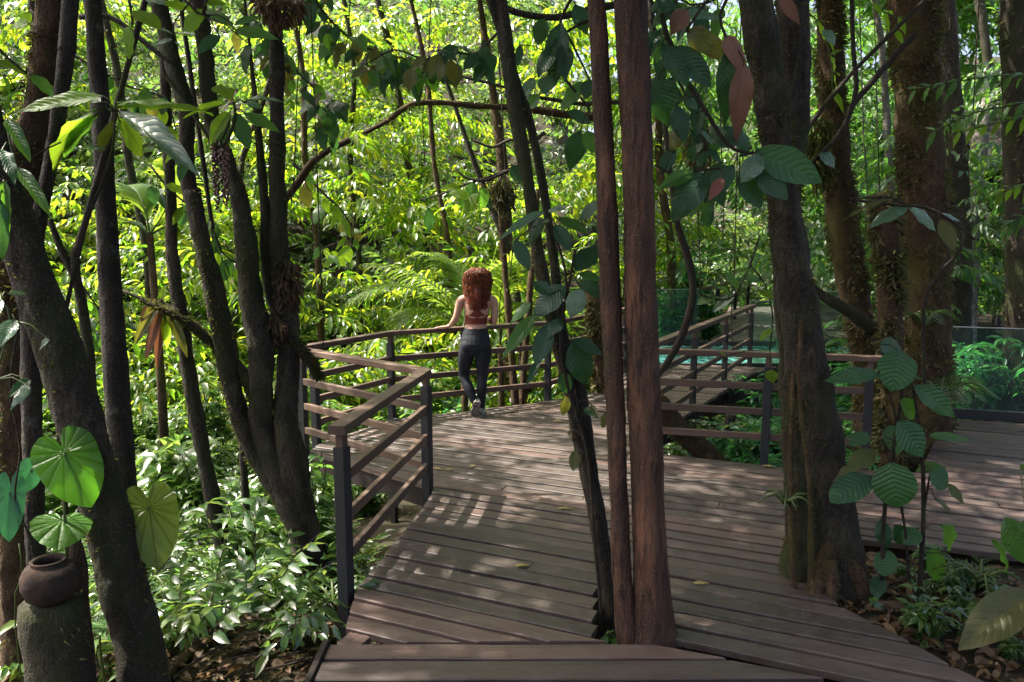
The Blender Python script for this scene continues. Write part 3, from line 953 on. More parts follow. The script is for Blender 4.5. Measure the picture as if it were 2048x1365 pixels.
def big_leaf_mesh(kind, var=0):
    """large leaf: polar grid about the petiole for hearts, rows along the midrib otherwise; unit length along +Y, unit width"""
    rnd = random.Random(hash((kind, var)) % 1000 if False else var * 17 + len(kind))
    V, UV, F = [], [], []
    droop = (0.10, 0.28, 0.18, 0.38)[var % 4]; fold = (0.10, 0.05, 0.16, 0.08)[var % 4]
    wav = (0.012, 0.022, 0.016, 0.03)[var % 4]
    if kind == 'heart':
        nr, na = 6, 36
        V.append((0, 0, 0)); UV.append((0.5, 0))
        for r in range(1, nr + 1):
            for a in range(na + 1):
                ph = -math.pi + 2 * math.pi * a / na
                q = abs(ph) / math.pi
                rad = 0.44 + 0.56 * max(0, 1 - q * 2.3) ** 1.6 + 0.05 * math.sin(q * math.pi) - 0.30 * max(0, (q - 0.86) / 0.14) ** 1.3
                rr = rad * r / nr
                x, y = math.sin(ph) * rr, math.cos(ph) * rr
                z = fold * abs(x) * 1.2 - droop * max(0, y) ** 2 - 0.25 * x * x + wav * math.sin(ph * 9 + var) * (r / nr) ** 2
                V.append((x * 1.05, y, z)); UV.append((0.5 + 0.5 * ph / math.pi, r / nr))
        for a in range(na): F.append((0, 2 + a, 1 + a))
        for r in range(nr - 1):
            for a in range(na):
                b = 1 + r * (na + 1) + a; c = b + na + 1
                F.append((b, b + 1, c + 1, c))
        # only a real notch at the base: the seam stays open
    else:
        n, m = 12, 3
        prof = {'ell': lambda t: math.sin(math.pi * t ** 0.9) ** 0.75 * (1 - 0.25 * t ** 6), 'lance': lambda t: (math.sin(math.pi * t ** 0.75) ** 1.0) * (1 - 0.3 * t ** 3),
                'round': lambda t: math.sin(math.pi * t ** 0.95) ** 0.55, 'obov': lambda t: math.sin(math.pi * t ** 1.35) ** 0.8, 'strap': lambda t: min(1, t * 7) * (1 - t ** 5) * 0.9 + 0.1 * (1 - t)}[kind]
        for i in range(n + 1):
            t = i / n
            w = 0.5 * max(prof(min(max(t, 0.004), 0.996)), 0.012)
            for j in range(-m, m + 1):
                f = j / m
                x = w * f
                z = fold * abs(x) * 1.6 - droop * t * t + wav * math.sin(t * 17 + var + (3 if f > 0 else 0)) * abs(f) ** 1.5 - 0.10 * abs(f) ** 2 * w
                V.append((x, t - droop * droop * 0.4 * t ** 2, z)); UV.append((0.5 + 0.5 * f, t))
        k = 2 * m + 1
        for i in range(n):
            for j in range(k - 1):
                a = i * k + j; F.append((a, a + 1, a + k + 1, a + k))
    me = bpy.data.meshes.new('leaf')
    me.from_pydata(V, [], F)
    ul = me.uv_layers.new(name='UVMap')
    for lp in me.loops: ul.data[lp.index].uv = UV[lp.vertex_index]
    for p in me.polygons: p.use_smooth = True
    me.materials.append(None)
    return me


_LM = {}


def leaf_mesh(kind, mat, var):
    key = (kind, mat, var % 4)
    if key not in _LM:
        me = big_leaf_mesh(kind, var % 4)
        me.materials[0] = M[mat]
        _LM[key] = me
    return _LM[key]


CAMV = Vector((0, 0, EYE))


def put_leaf(parent, base, tip, width, kind='ell', mat='big_mid', face=0.5, roll=0.0, var=None, name='leaf', label=None):
    base, tip = Vector(base), Vector(tip)
    y = tip - base; L = y.length
    if L < 1e-4: return None
    y.normalize()
    tocam = (CAMV - base).normalized()
    nrm = tocam * face + Vector((0, 0, 1)) * (1 - face) + Vector((random.uniform(-.15, .15), random.uniform(-.15, .15), 0))
    nrm = nrm - y * nrm.dot(y)
    if nrm.length < 0.05: nrm = Vector((0.2, -0.3, 1)) - y * Vector((0.2, -0.3, 1)).dot(y)
    nrm.normalize()
    if roll: nrm = Matrix.Rotation(roll, 3, y) @ nrm
    x = y.cross(nrm).normalized()
    var = random.randrange(4) if var is None else var
    o = link(bpy.data.objects.new(name, leaf_mesh(kind, mat, var)))
    Mx = Matrix(((x.x * width, y.x * L, nrm.x * L, base.x), (x.y * width, y.y * L, nrm.y * L, base.y), (x.z * width, y.z * L, nrm.z * L, base.z), (0, 0, 0, 1)))
    if parent is not None:
        o.parent = parent
        Mx = Matrix.Translation(-Vector(parent.location)) @ Mx
    o.matrix_basis = Mx
    if label: o['label'] = label
    return o


def leafy(name, label, cat, Y, stems, leaves, mat_stem='green_stem', group=None, ground=True, face=0.5):
    """plant traced leaf by leaf.  stems: lists of (u, v, width_px[, dY]); leaves: (u0, v0, u1, v1, width_px, kind, material[, dY base, dY tip])"""
    paths = []
    for s in stems:
        pts = []
        for q in s:
            p = P(q[0], q[1], Y + (q[3] if len(q) > 3 else 0)); pts.append((p.x, p.y, p.z, q[2] * 0.5 * Y / FPX))
        paths.append(pts)
    low = min((p for s in paths for p in s), key=lambda p: p[2])
    g = gz(low[0], low[1])
    if ground and low[2] > g:
        for s in paths:
            if s[-1] is low or s[-1] == low: s.append((low[0] + random.uniform(-.05, .05), low[1] + 0.02, g - 0.06, low[3] * 1.15))
    root = thing(name, label, cat, paths[0][-1][:3] if ground else low[:3], group)
    mb = MB()
    for s in paths:
        sp = smooth_path(s, 0.06)
        mb.tube(sp[:, :3], np.maximum(sp[:, 3], 0.0015), 6, 0.08, random.uniform(0, 6))
    for q in leaves:
        kind = q[5] if len(q) > 5 else 'ell'; mat = q[6] if len(q) > 6 else 'big_mid'
        d0 = q[7] if len(q) > 7 else random.uniform(-.06, .06); d1 = q[8] if len(q) > 8 else d0 + random.uniform(-.14, .08)
        b, t = P(q[0], q[1], Y + d0), P(q[2], q[3], Y + d1)
        # petiole from the nearest stem point
        allp = [Vector(p[:3]) for s in paths for p in smooth_path(s, 0.1)]
        near = min(allp, key=lambda p: (p - b).length)
        if 0.012 < (near - b).length < 0.5:
            mid = (near + b) / 2 + Vector((0, 0, 0.02))
            mb.tube([near, mid, b, b + (t - b) * 0.06], 0.0028 if Y < 6 else 0.004, 4)
        put_leaf(root, b, t, q[4] * Y / FPX, kind, mat, face)
    obj('stem', mb.mesh('stem', M[mat_stem], True), root)
    return root


# ================================================================== trees
def trunk_path(spec, Y, up=True, down=True, topz=7.5):
    """spec: (u, v, width_px[, dY]) from the top down"""
    pts = []
    for q in spec:
        p = P(q[0], q[1], Y + (q[3] if len(q) > 3 else 0))
        pts.append([p.x, p.y, p.z, q[2] * 0.5 * (Y + (q[3] if len(q) > 3 else 0)) / FPX])
    if up and pts[0][2] < topz:
        a, b = np.array(pts[0]), np.array(pts[1])
        d = (a - b) / max(0.2, abs(a[2] - b[2])); h = topz - a[2]
        d[0] = max(-0.35, min(0.35, d[0])); d[1] = max(-0.25, min(0.25, d[1]))
        pts = [[a[0] + d[0] * h, a[1] + d[1] * h, topz, a[3] * 0.6], [a[0] + d[0] * h * .5, a[1] + d[1] * h * .5, a[2] + h / 2, a[3] * 0.85]] + pts
    if down:
        a, b = np.array(pts[-1]), np.array(pts[-2])
        g = gz(a[0], a[1])
        if a[2] > g - 0.05:
            d = (a - b) / max(0.05, abs(a[2] - b[2])); h = a[2] - g + 0.15
            dx = max(-0.2, min(0.2, d[0] * 0.5))
            if h > 0.6: pts.append([a[0] + dx * h * 0.5, a[1], a[2] - h * 0.5, a[3] * 1.08])
            pts.append([a[0] + dx * h, a[1], g - 0.15, a[3] * 1.3])
    return pts


def moss_cloud(sp, n, size, mat, bias=None):
    """tufts standing off a trunk; sp = sampled (x, y, z, r)"""
    Pp, T, X, Y = frames(sp[:, :3])
    i = RNG.integers(0, len(sp) - 1, n)
    a = RNG.uniform(0, 2 * math.pi, n)
    nrm = X[i] * np.cos(a)[:, None] + Y[i] * np.sin(a)[:, None]
    if bias is not None:
        keep = (nrm @ np.array(bias)) > RNG.uniform(-1.0, 1.0, n)
        i, a, nrm = i[keep], a[keep], nrm[keep]
    ph = np.sin(sp[i, 2] * 3.1 + a * 2) + np.sin(sp[i, 2] * 7.3 - a)
    k = ph + 2.2 * (vnoise(Pp[i] * 3.5 + nrm * 1.2, 7) - 0.5) > RNG.uniform(-0.6, 1.0, len(i))
    i, nrm = i[k], nrm[k]
    f = RNG.uniform(0, 1, len(i))[:, None]
    pos = Pp[i] * (1 - f) + Pp[np.minimum(i + 1, len(sp) - 1)] * f + nrm * (sp[i, 3] * 0.96)[:, None]
    d = nrm + np.array([0, 0, -0.5]) + RNG.normal(0, 0.55, (len(i), 3))
    Mx = rot_from(d, RNG.normal(0, 1, (len(i), 3))) * (size * RNG.uniform(0.5, 1.4, len(i)))[:, None, None]
    V, Tt = cloud_arrays(*tiny_leaf(0.1, 0.3), Mx, pos)
    return raw_mesh('moss', V, Tt, [mat])


def tree(name, label, Y, trunks, mat, moss=0, moss_size=0.04, moss_mat='moss', moss_bias=None, group=None, up=True, sides=14, rough=0.07, flare=0.0, bark=0.35, topz=7.5, cat='tree', down=True, part='trunk'):
    paths = [trunk_path(t, Y, up and (i == 0 or t[0][1] <= 260), down and i == 0 or down == 'all', topz) for i, t in enumerate(trunks)]
    root = thing(name, label, cat, paths[0][-1][:3], group)
    for i, p in enumerate(paths):
        sp = smooth_path(p, 0.035 if Y < 6 else 0.07)
        r = sp[:, 3].copy()
        if flare and i == 0:
            z0 = sp[-1, 2]
            r = r * (1 + flare * np.exp(-(sp[:, 2] - z0 - 0.15).clip(0) / 0.12))
        V, F = tube_geo(sp[:, :3], np.maximum(r, 0.003), int(sides * (1.7 if Y < 9 else 1)), rough, random.uniform(0, 6), bark)
        obj(part if i == 0 else 'limb', py_mesh('trunk', V, F, M[mat]), root)
        if moss:
            n = int(moss * (1 if i == 0 else 0.6))
            m = obj('moss', moss_cloud(np.column_stack([sp[:, :3], r]), n, moss_size, M[moss_mat], moss_bias), root)
            m['kind'] = 'stuff'
    return root

# ---- the trunks, nearest first
tree('twin_trunk_tree', 'straight reddish brown twin trunk tree growing through the deck in the middle', 3.55,
     [[(1262, 0, 64), (1270, 200, 62), (1277, 400, 62), (1282, 600, 63), (1289, 800, 66), (1296, 1000, 67), (1302, 1150, 74), (1306, 1250, 92), (1308, 1292, 112)],
      [(1193, 0, 34, .05), (1204, 200, 36, .05), (1214, 400, 40, .04), (1221, 600, 42, .03), (1230, 800, 38, .02), (1238, 1000, 39, .01), (1246, 1180, 42), (1258, 1280, 54), (1268, 1330, 60)]],
     'bark_red', moss=1300, moss_size=0.016, sides=20, rough=0.035, bark=0.14, moss_bias=(0.2, 0.3, 0))
tree('slender_twin_tree', 'slender dark twin stemmed tree rising from the deck gap', 3.88,
     [[(1000, 0, 28), (1024, 180, 27), (1044, 300, 25), (1060, 390, 23), (1082, 540, 26), (1104, 640, 27), (1130, 740, 28), (1152, 850, 26), (1183, 1000, 27), (1207, 1130, 30), (1216, 1200, 34)],
      [(1016, 110, 16, .02), (1046, 200, 18, .05), (1068, 280, 18, .08), (1090, 400, 18, .1), (1110, 540, 19, .1), (1124, 660, 22, .06), (1158, 800, 30, .05), (1180, 930, 28, .05), (1203, 1060, 26, .03), (1222, 1160, 26, .02), (1222, 1260, 30, 0)]],
     'bark_dark', moss=1500, moss_size=0.02, sides=12, rough=0.08, bark=0.25)
tree('leaning_mossy_tree', 'thick dark leaning tree with clinging roots beside the right deck edge', 4.2,
     [[(1505, -40, 60), (1530, 130, 60), (1552, 270, 62), (1568, 400, 62), (1584, 540, 72), (1608, 690, 78), (1636, 850, 80), (1655, 1000, 92), (1668, 1110, 118), (1672, 1190, 150)],
      [(1585, -30, 56, .3), (1588, 120, 56, .3), (1583, 300, 54, .3), (1574, 450, 46, .25), (1570, 600, 42, .2), (1580, 740, 42, .12), (1592, 870, 50, .05), (1604, 990, 70, 0), (1612, 1090, 84, 0), (1606, 1150, 90, 0), (1604, 1260, 100, 0)]],
     'bark_dark', moss=9000, moss_size=0.034, sides=18, rough=0.11, moss_bias=(0.3, -0.25, 0))
tree('aerial_root', 'sinewy moss covered roots spreading at the foot of the leaning tree', 4.12,
     [[(1660, 1090, 40), (1640, 1150, 36, -.08), (1625, 1200, 30, -.18), (1612, 1225, 22, -.24)], [(1690, 1090, 44), (1715, 1160, 40, -.05), (1735, 1200, 30, -.1), (1760, 1225, 24, -.15)],
      [(1590, 700, 10, .1), (1583, 850, 10, 0), (1582, 1000, 12, -.05), (1586, 1120, 14, -.1), (1588, 1200, 14, -.1)], [(1602, 640, 8, -.06), (1600, 800, 8, -.08), (1618, 960, 9, -.12), (1622, 1120, 12, -.12), (1622, 1230, 12, -.12)],
      [(1660, 1120, 30, -.1), (1664, 1180, 26, -.16), (1650, 1240, 20, -.26)]],
     'bark_moss', moss=700, moss_size=0.02, up=False, down='all', sides=9, rough=0.12, cat='tree root', part='root')
tree('leaning_trunk_tree', 'dark trunk slanting across the left side down to the bottom edge', 3.0,
     [[(-40, 230, 70), (5, 380, 76), (52, 520, 80), (95, 640, 84), (138, 770, 84), (172, 880, 84), (205, 1000, 86), (232, 1100, 88), (258, 1210, 92), (278, 1300, 98), (290, 1380, 104)]],
     'bark_dark', moss=9000, moss_size=0.024, sides=18, rough=0.06, moss_bias=(0.5, -0.1, 0))
tree('mossy_forked_tree', 'yellow mossed thick trunk at the top left corner', 3.7,
     [[(108, -20, 54), (96, 70, 50), (84, 150, 48), (68, 240, 52), (48, 320, 62), (28, 420, 66), (14, 560, 58), (20, 700, 52), (26, 850, 56), (30, 1000, 60), (34, 1150, 66)]],
     'bark_moss', moss=9000, moss_size=0.032, sides=16, rough=0.09)
tree('lichen_sapling', 'slim dark sapling with a pale lichen patch in front of the mossed trunk', 3.25,
     [[(143, -20, 30), (134, 100, 29), (122, 200, 28), (108, 290, 27), (92, 370, 28), (76, 450, 30), (64, 540, 32), (60, 700, 34)]],
     'bark_grey', moss=900, moss_size=0.014, sides=12, rough=0.05, bark=0.2)
tree('straight_ringed_tree', 'tall straight ringed trunk third from the left edge', 4.3,
     [[(184, -10, 31), (194, 120, 33), (204, 260, 35), (212, 420, 38), (220, 560, 42), (230, 720, 46), (240, 870, 48), (252, 1000, 48), (262, 1100, 50)]],
     'bark_grey', sides=14, rough=0.04, moss=500, moss_size=0.018, bark=0.15)
tree('forked_tree', 'dark forked tree with several crooked stems left of the railing', 5.0,
     [[(415, 150, 30, .2), (428, 260, 32, .2), (470, 370, 34, .2), (492, 480, 38, .1), (500, 580, 42, .1), (520, 690, 46), (522, 790, 46), (528, 870, 50), (556, 940, 62), (590, 1010, 74), (612, 1090, 66), (620, 1170, 68), (628, 1250, 84)],
      [(553, 200, 28, .2), (554, 300, 30, .2), (556, 420, 34, .2), (562, 540, 38, .2), (578, 650, 40, .15), (576, 740, 44, .1), (570, 830, 48, .05), (580, 900, 58, 0), (592, 980, 66, 0), (604, 1060, 60, 0)],
      [(385, 380, 30, -.1), (402, 480, 32, -.1), (428, 580, 34, -.1), (446, 680, 36, -.05), (466, 780, 40, 0), (494, 870, 44, 0), (540, 945, 50, 0), (590, 1010, 60, 0)],
      [(496, 60, 5, .2), (508, 170, 9, .2), (520, 300, 15, .2), (530, 420, 19, .2), (535, 540, 22, .2), (552, 620, 26, .2), (574, 690, 30, .15)],
      [(282, 600, 10, -.2), (330, 622, 12, -.2), (380, 650, 16, -.1), (440, 700, 20, 0), (490, 750, 24, 0), (516, 800, 26, 0)],
      [(640, 760, 16, .1), (618, 720, 20, .1), (592, 690, 24, .1), (578, 680, 26, .1)]],
     'bark_dark', moss=4000, moss_size=0.03, sides=12, rough=0.1, topz=7)
tree('bare_limb_tree', 'dark trunk running up to the top edge behind the sunlit rosette leaves', 5.1,
     [[(320, 20, 30), (345, 120, 32), (372, 220, 30), (372, 330, 30), (384, 400, 30)]], 'bark_dark', sides=10, down=False, moss=400, moss_size=0.02)
tree('thin_leaning_tree', 'thin leaning trunk between the ringed trunk and the forked tree', 5.3,
     [[(340, 380, 20), (346, 520, 22), (362, 640, 28), (380, 760, 30), (398, 870, 31), (424, 990, 32), (446, 1090, 36), (462, 1180, 42), (472, 1260, 50)]],
     'bark_dark', sides=10, moss=900, moss_size=0.02, topz=6)
tree('pole_thin_tree', 'pole thin stem close left of the forked tree', 5.6,
     [[(420, 420, 9), (440, 560, 11), (470, 700, 12), (482, 850, 14), (490, 980, 15), (498, 1090, 17), (504, 1170, 19)]], 'twig', sides=8, topz=5)
tree('crooked_sapling', 'thin crooked sapling forking between the slanting trunk and the ringed trunk', 4.0,
     [[(172, 440, 12), (150, 520, 15), (164, 610, 17), (178, 700, 17), (186, 800, 16), (190, 900, 16), (200, 1000, 16)], [(100, 440, 11), (122, 500, 13), (152, 560, 15), (168, 630, 16)]],
     'twig', sides=8, moss=300, moss_size=0.014, topz=4.2)
tree('mossed_trunk_tree', 'brown trunk crusted with moss standing midway behind the leaning tree', 8.0,
     [[(1655, -20, 44), (1662, 120, 46), (1668, 260, 50), (1680, 400, 54), (1700, 540, 58), (1722, 660, 54), (1738, 760, 56)]],
     'bark_moss', moss=14000, moss_size=0.065, sides=16, rough=0.09, moss_mat='epiphyte')
tree('massive_mossy_tree', 'massive reddish mossy trunk, the thickest on the right', 7.4,
     [[(1826, -20, 84), (1832, 120, 84), (1838, 260, 86), (1846, 420, 88), (1850, 560, 86), (1852, 700, 88), (1856, 840, 92)]],
     'bark_moss', moss=20000, moss_size=0.06, sides=20, rough=0.07, moss_mat='epiphyte')
tree('fern_clad_tree', 'slim trunk thickly clad in small ferns left of the massive trunk', 6.9,
     [[(1764, 385, 8), (1766, 405, 26), (1770, 440, 38), (1774, 500, 42), (1780, 620, 44), (1784, 720, 46), (1790, 820, 52)]],
     'bark_moss', moss=5200, moss_size=0.09, moss_mat='epiphyte', sides=12, up=False)
tree('pale_slender_tree', 'slender pale grey trunk between the two mossy trunks', 12.5,
     [[(1748, -10, 12), (1764, 100, 13), (1772, 220, 14), (1778, 330, 15), (1784, 420, 16)]], 'bark_pale', sides=8)
tree('pale_stub_tree', 'pale topped dark trunk in the shade near the right edge', 13.0,
     [[(1968, 240, 26), (1958, 300, 28), (1948, 360, 32), (1938, 430, 40), (1934, 520, 44)]], 'bark_pale', sides=10, topz=4.3)
tree('shaded_tree', 'dark trunk just right of the massive mossy trunk', 12.0,
     [[(1898, 60, 30), (1906, 200, 32), (1914, 330, 36), (1920, 460, 42)]], 'bark_dark', sides=10, moss=900, moss_size=0.07)
tree('shaded_tree', 'darkest trunk at the far right edge behind the pinnate leaves', 9.5,
     [[(2036, -10, 60), (2038, 150, 60), (2044, 320, 62), (2052, 500, 70)]], 'bark_dark', sides=12, moss=2200, moss_size=0.09, moss_mat='epiphyte')
tree('orange_moss_tree', 'thin orange mossed trunk in the sunny thicket above the palm', 12.0,
     [[(985, 180, 16), (998, 270, 18), (1006, 350, 22), (1010, 440, 26), (1012, 560, 26)]], 'bark_moss', sides=8, moss=900, moss_size=0.08, topz=5.6)
tree('sunny_sapling', 'thin tilted sapling in the sunny thicket left of the slender twin tree', 11.5,
     [[(940, 300, 10), (962, 360, 12), (985, 420, 14), (1004, 470, 16), (1030, 580, 18)]], 'twig', sides=8, topz=4.5)
tree('bromeliad_stump', 'short mossy stump bristling with small bromeliads behind the twin trunk', 9.6,
     [[(1186, 575, 30), (1192, 620, 34), (1202, 680, 36), (1210, 760, 40)]], 'bark_moss', sides=12, moss=1800, moss_size=0.11, moss_mat='epiphyte', up=False, cat='tree stump')
for lab, Yb, pth in (('leftmost of two mossy stems just behind the far railing', 9.7, [(1022, 690, 14), (1026, 740, 15), (1030, 800, 17), (1033, 850, 18)]), ('rightmost of two mossy stems just behind the far railing', 9.8, [(1052, 690, 14), (1048, 740, 15), (1046, 800, 17), (1046, 850, 18)])):
    tree('understory_tree', lab, Yb, [pth], 'bark_moss', sides=8, moss=400, moss_size=0.05, topz=2.6)
bgt = [(640, 14.0, 10), (720, 15.5, 9), (860, 16.5, 12), (905, 13.5, 8), (300, 12.0, 13), (40, 9.0, 18), (1345, 15.0, 14), (1985, 17.0, 16), (470, 13.0, 9)]
bgl = ('thin dim trunk in the sunny thicket above the left railing corner', 'thin dim trunk in the thicket where the level mossy bough ends', 'thin trunk in the thicket, up and left of the palm', 'thinnest trunk in the thicket, just left of the red haired woman', 'thin dim trunk behind the bright low palm',
       'dim trunk at the left edge behind the slanting trunk', 'thin dim trunk above the pool glass panel behind the slanting railing', 'thin trunk above the big glass panel at the far right', 'thin dim trunk seen between the stems of the forked tree')
for i, (u, Yb, w) in enumerate(bgt):
    k = random.uniform(-110, 110)
    tree('slim_tree', bgl[i], Yb, [[(u + k, -20, w), (u + k * .75 + 14, 150, w + 1), (u + k * .3 - 10, 330, w + 2), (u + k * .1, 480, w + 2), (u, 620, w + 4)]], 'bark_dark' if i % 3 else 'bark_moss', sides=7, moss=260, moss_size=0.09, group='thin trunks in the background')

# ---- fallen log, lianas, mossy boughs
tree('fallen_log', 'dark broken log jutting out left of the mossed trunk', 7.4, [[(1606, 560, 14), (1640, 588, 17), (1680, 612, 22), (1716, 636, 27), (1752, 660, 30)]], 'bark_dark', up=False, down=False, sides=10, cat='log', part='log')
tree('mossy_log', 'mossy log slanting down under the level right railing', 6.95, [[(1310, 800, 40), (1350, 850, 46), (1400, 895, 44), (1440, 930, 38), (1480, 970, 30)]], 'bark_moss', up=False, down=False, sides=12, moss=1500, moss_size=0.03, cat='log', part='log')
tree('prop_beam', 'grey leaning plank prop under the pool walkway', 7.7, [[(1462, 830, 22), (1448, 900, 22), (1436, 960, 22)]], 'bark_grey', up=False, down=True, sides=4, cat='beam', part='beam', rough=0.0)


def vine(label, Y, pts, mat='twig', group=None, moss=0, up=False, name='liana'):
    p = trunk_path([q if len(q) > 2 else (q[0], q[1], 6) for q in pts], Y, up, False)
    sp = smooth_path(p, 0.05)
    V, F = tube_geo(sp[:, :3], np.maximum(sp[:, 3], 0.002), 7, 0.12, random.uniform(0, 6))
    root = thing(name, label, 'vine' if name == 'liana' else 'branch', p[-1][:3], group)
    obj('stem' if name == 'liana' else 'bough', py_mesh('stem', V, F, M[mat]), root)
    if moss:
        m = obj('moss', moss_cloud(sp, moss, 0.022 * Y / 4, M['moss']), root); m['kind'] = 'stuff'
    return root, sp


vine('smooth curving liana hanging in front of the pool railing', 6.6, [(1345, 380, 12), (1352, 440, 13), (1374, 510, 14), (1386, 570, 15), (1378, 630, 15), (1355, 690, 15), (1328, 735, 14), (1300, 765, 13)], up=True)
vine('long liana crossing from the massive trunk down to the leaning tree', 5.2, [(1830, 70, 12), (1790, 110, 12), (1740, 170, 12), (1706, 210, 12), (1690, 250, 11), (1660, 290, 10), (1620, 330, 9)])
vine('upright thin liana beside the mossed trunk on the right', 5.0, [(1703, -20, 8), (1706, 90, 9), (1712, 180, 10), (1690, 250, 10), (1665, 290, 10)])
vine('straight diagonal liana at the top right', 5.4, [(1850, 0, 8), (1790, 60, 8), (1720, 130, 8), (1650, 210, 9), (1600, 280, 9)])
vine('bent pale vine in front of the massive mossy trunk', 5.0, [(1935, 440, 6), (1920, 500, 6), (1880, 545, 7), (1850, 600, 7), (1846, 680, 8), (1850, 800, 8)])
vine('thin vine looping over the leaning tree', 3.95, [(1600, 20, 4), (1602, 80, 4), (1590, 150, 4), (1580, 200, 4), (1572, 260, 3), (1576, 340, 3)])
vine('wiry vine climbing the slanting trunk at the left edge', 2.9, [(40, 640, 4), (25, 720, 4), (22, 800, 4), (40, 900, 4), (30, 1000, 4), (62, 1080, 4), (70, 1140, 4), (100, 1200, 3)])
vine('thin twig arching across the left trunks', 2.9, [(122, 285, 3), (80, 305, 3), (40, 335, 3), (0, 360, 3)])
HV = [(700, 6.0, 0, 180), (860, 7.0, 40, 330), (1010, 6.5, 330, 560), (1300, 8.5, 300, 520), (1330, 9.5, 150, 420), (1440, 8.0, 200, 480), (640, 5.0, 500, 700), (590, 5.0, 300, 480), (530, 5.2, 520, 690), (1725, 9.0, 200, 460), (1760, 8.4, 420, 640), (1900, 10.0, 180, 400), (1950, 10.5, 150, 380), (1470, 7.4, 480, 700), (1395, 7.6, 380, 620)]
for u, Yb, v0, v1 in HV:
    w = random.uniform(-15, 15)
    vine('thread thin vine hanging straight down', Yb, [(u, v0, 2.4), (u + w * .3, (v0 * 2 + v1) / 3, 2.4), (u + w, (v0 + 2 * v1) / 3, 2.2), (u + w * .7, v1, 2)], group='thread thin hanging vines', up=True)
vine('mossy bough stretching level above the sunny thicket', 7.0, [(726, 268, 9), (770, 245, 10), (822, 210, 12), (880, 205, 12), (950, 212, 12), (1020, 216, 13), (1080, 222, 14), (1140, 230, 15), (1220, 236, 16)], 'bark_moss', moss=900, name='mossy_branch')
b2, sp_top = vine('dark bough sagging across the top edge left of the twin trunk', 4.6, [(970, -10, 12), (1010, 16, 12), (1050, 30, 12), (1110, 36, 12), (1160, 24, 13), (1200, 16, 13), (1250, 4, 13), (1290, -20, 14)], 'bark_dark', name='bare_branch')
vine('thin forked bough over the palm, pointing left', 6.4, [(1090, 265, 8), (1060, 285, 7), (1020, 280, 7), (985, 295, 6), (945, 280, 5)], name='bare_branch')
vine('thin bough curling above the red haired woman', 6.3, [(1060, 330, 8), (1010, 345, 7), (970, 362, 6), (930, 355, 5), (910, 335, 4)], name='bare_branch')
vine('arching bough behind the slender twin tree', 6.8, [(1290, 200, 9), (1230, 205, 9), (1160, 208, 8), (1110, 200, 8), (1050, 190, 7), (1000, 172, 6), (950, 160, 6), (880, 142, 5)], name='bare_branch')
vine('crooked bough crossing the upper left trunks', 4.8, [(160, 35, 10), (200, 30, 10), (240, 45, 9), (280, 78, 9), (320, 110, 9), (350, 130, 8)], 'bark_dark', name='bare_branch')
vine('dim bough slanting up behind the hanging fruit', 6.0, [(700, 280, 12), (660, 300, 12), (625, 325, 13), (600, 360, 14), (570, 400, 14)], 'bark_moss', name='mossy_branch')
vine('slack branch curving down at the left of the railing', 5.0, [(240, 580, 6), (290, 600, 8), (330, 612, 9), (360, 625, 9)], 'bark_dark', name='bare_branch')

# roots fanning out from the forked tree over the bank
for lab, pts in (('uppermost root fanning from the forked tree over the left bank', [(640, 1225, 10), (600, 1250, 10), (540, 1275, 9), (470, 1300, 8), (400, 1340, 7)]), ('middle root fanning from the forked tree over the left bank', [(660, 1240, 9), (620, 1268, 9), (560, 1300, 8), (500, 1335, 8), (450, 1372, 7)]),
                 ('lowest root fanning from the forked tree over the left bank', [(668, 1256, 8), (640, 1285, 8), (590, 1320, 7), (540, 1360, 7), (520, 1390, 6)]), ('thick mossy root below the slanting trunk and forked tree', [(470, 1240, 16), (420, 1275, 18), (370, 1310, 20), (330, 1350, 22), (310, 1390, 24)])):
    p = [G(u, v, -0.28 + 0.02) for u, v, w in pts]
    sp = smooth_path([(q.x, q.y, gz(q.x, q.y) + 0.025, w * .5 * q.y / FPX) for q, (u, v, w) in zip(p, pts)], .04)
    V_, F_ = tube_geo(sp[:, :3], sp[:, 3], 9, .12, random.uniform(0, 6), .3)
    rt_ = thing('surface_root', lab, 'root', tuple(sp[0, :3]))
    obj('root', py_mesh('root', V_, F_, M['bark_moss']), rt_)
    m_ = obj('moss', moss_cloud(sp, 900, .022, M['moss']), rt_); m_['kind'] = 'stuff'

# ================================================================== large leaved plants, traced leaf by leaf
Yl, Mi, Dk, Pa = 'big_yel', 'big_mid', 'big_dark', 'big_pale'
leafy('rosette_sapling', 'sapling with a rosette of large sunlit leaves at the upper left', 'sapling', 3.1,
      [[(230, 226, 5), (226, 290, 6), (212, 345, 7), (190, 400, 8), (170, 455, 8), (150, 540, 9), (128, 640, 10), (110, 760, 11)]],
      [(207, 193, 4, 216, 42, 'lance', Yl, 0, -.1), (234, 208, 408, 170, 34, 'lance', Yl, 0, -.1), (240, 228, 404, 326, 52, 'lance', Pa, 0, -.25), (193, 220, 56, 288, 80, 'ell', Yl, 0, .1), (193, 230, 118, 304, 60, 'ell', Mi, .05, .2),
       (238, 240, 306, 306, 74, 'ell', Yl, 0, .12), (214, 300, 150, 278, 20, 'lance', Pa, 0, -.1), (200, 205, 128, 160, 40, 'ell', Mi, 0, .1), (232, 215, 398, 188, 22, 'lance', Yl, .02, .15), (228, 240, 196, 300, 46, 'ell', 'big_brown', 0, .1)], 'twig', face=0.42)
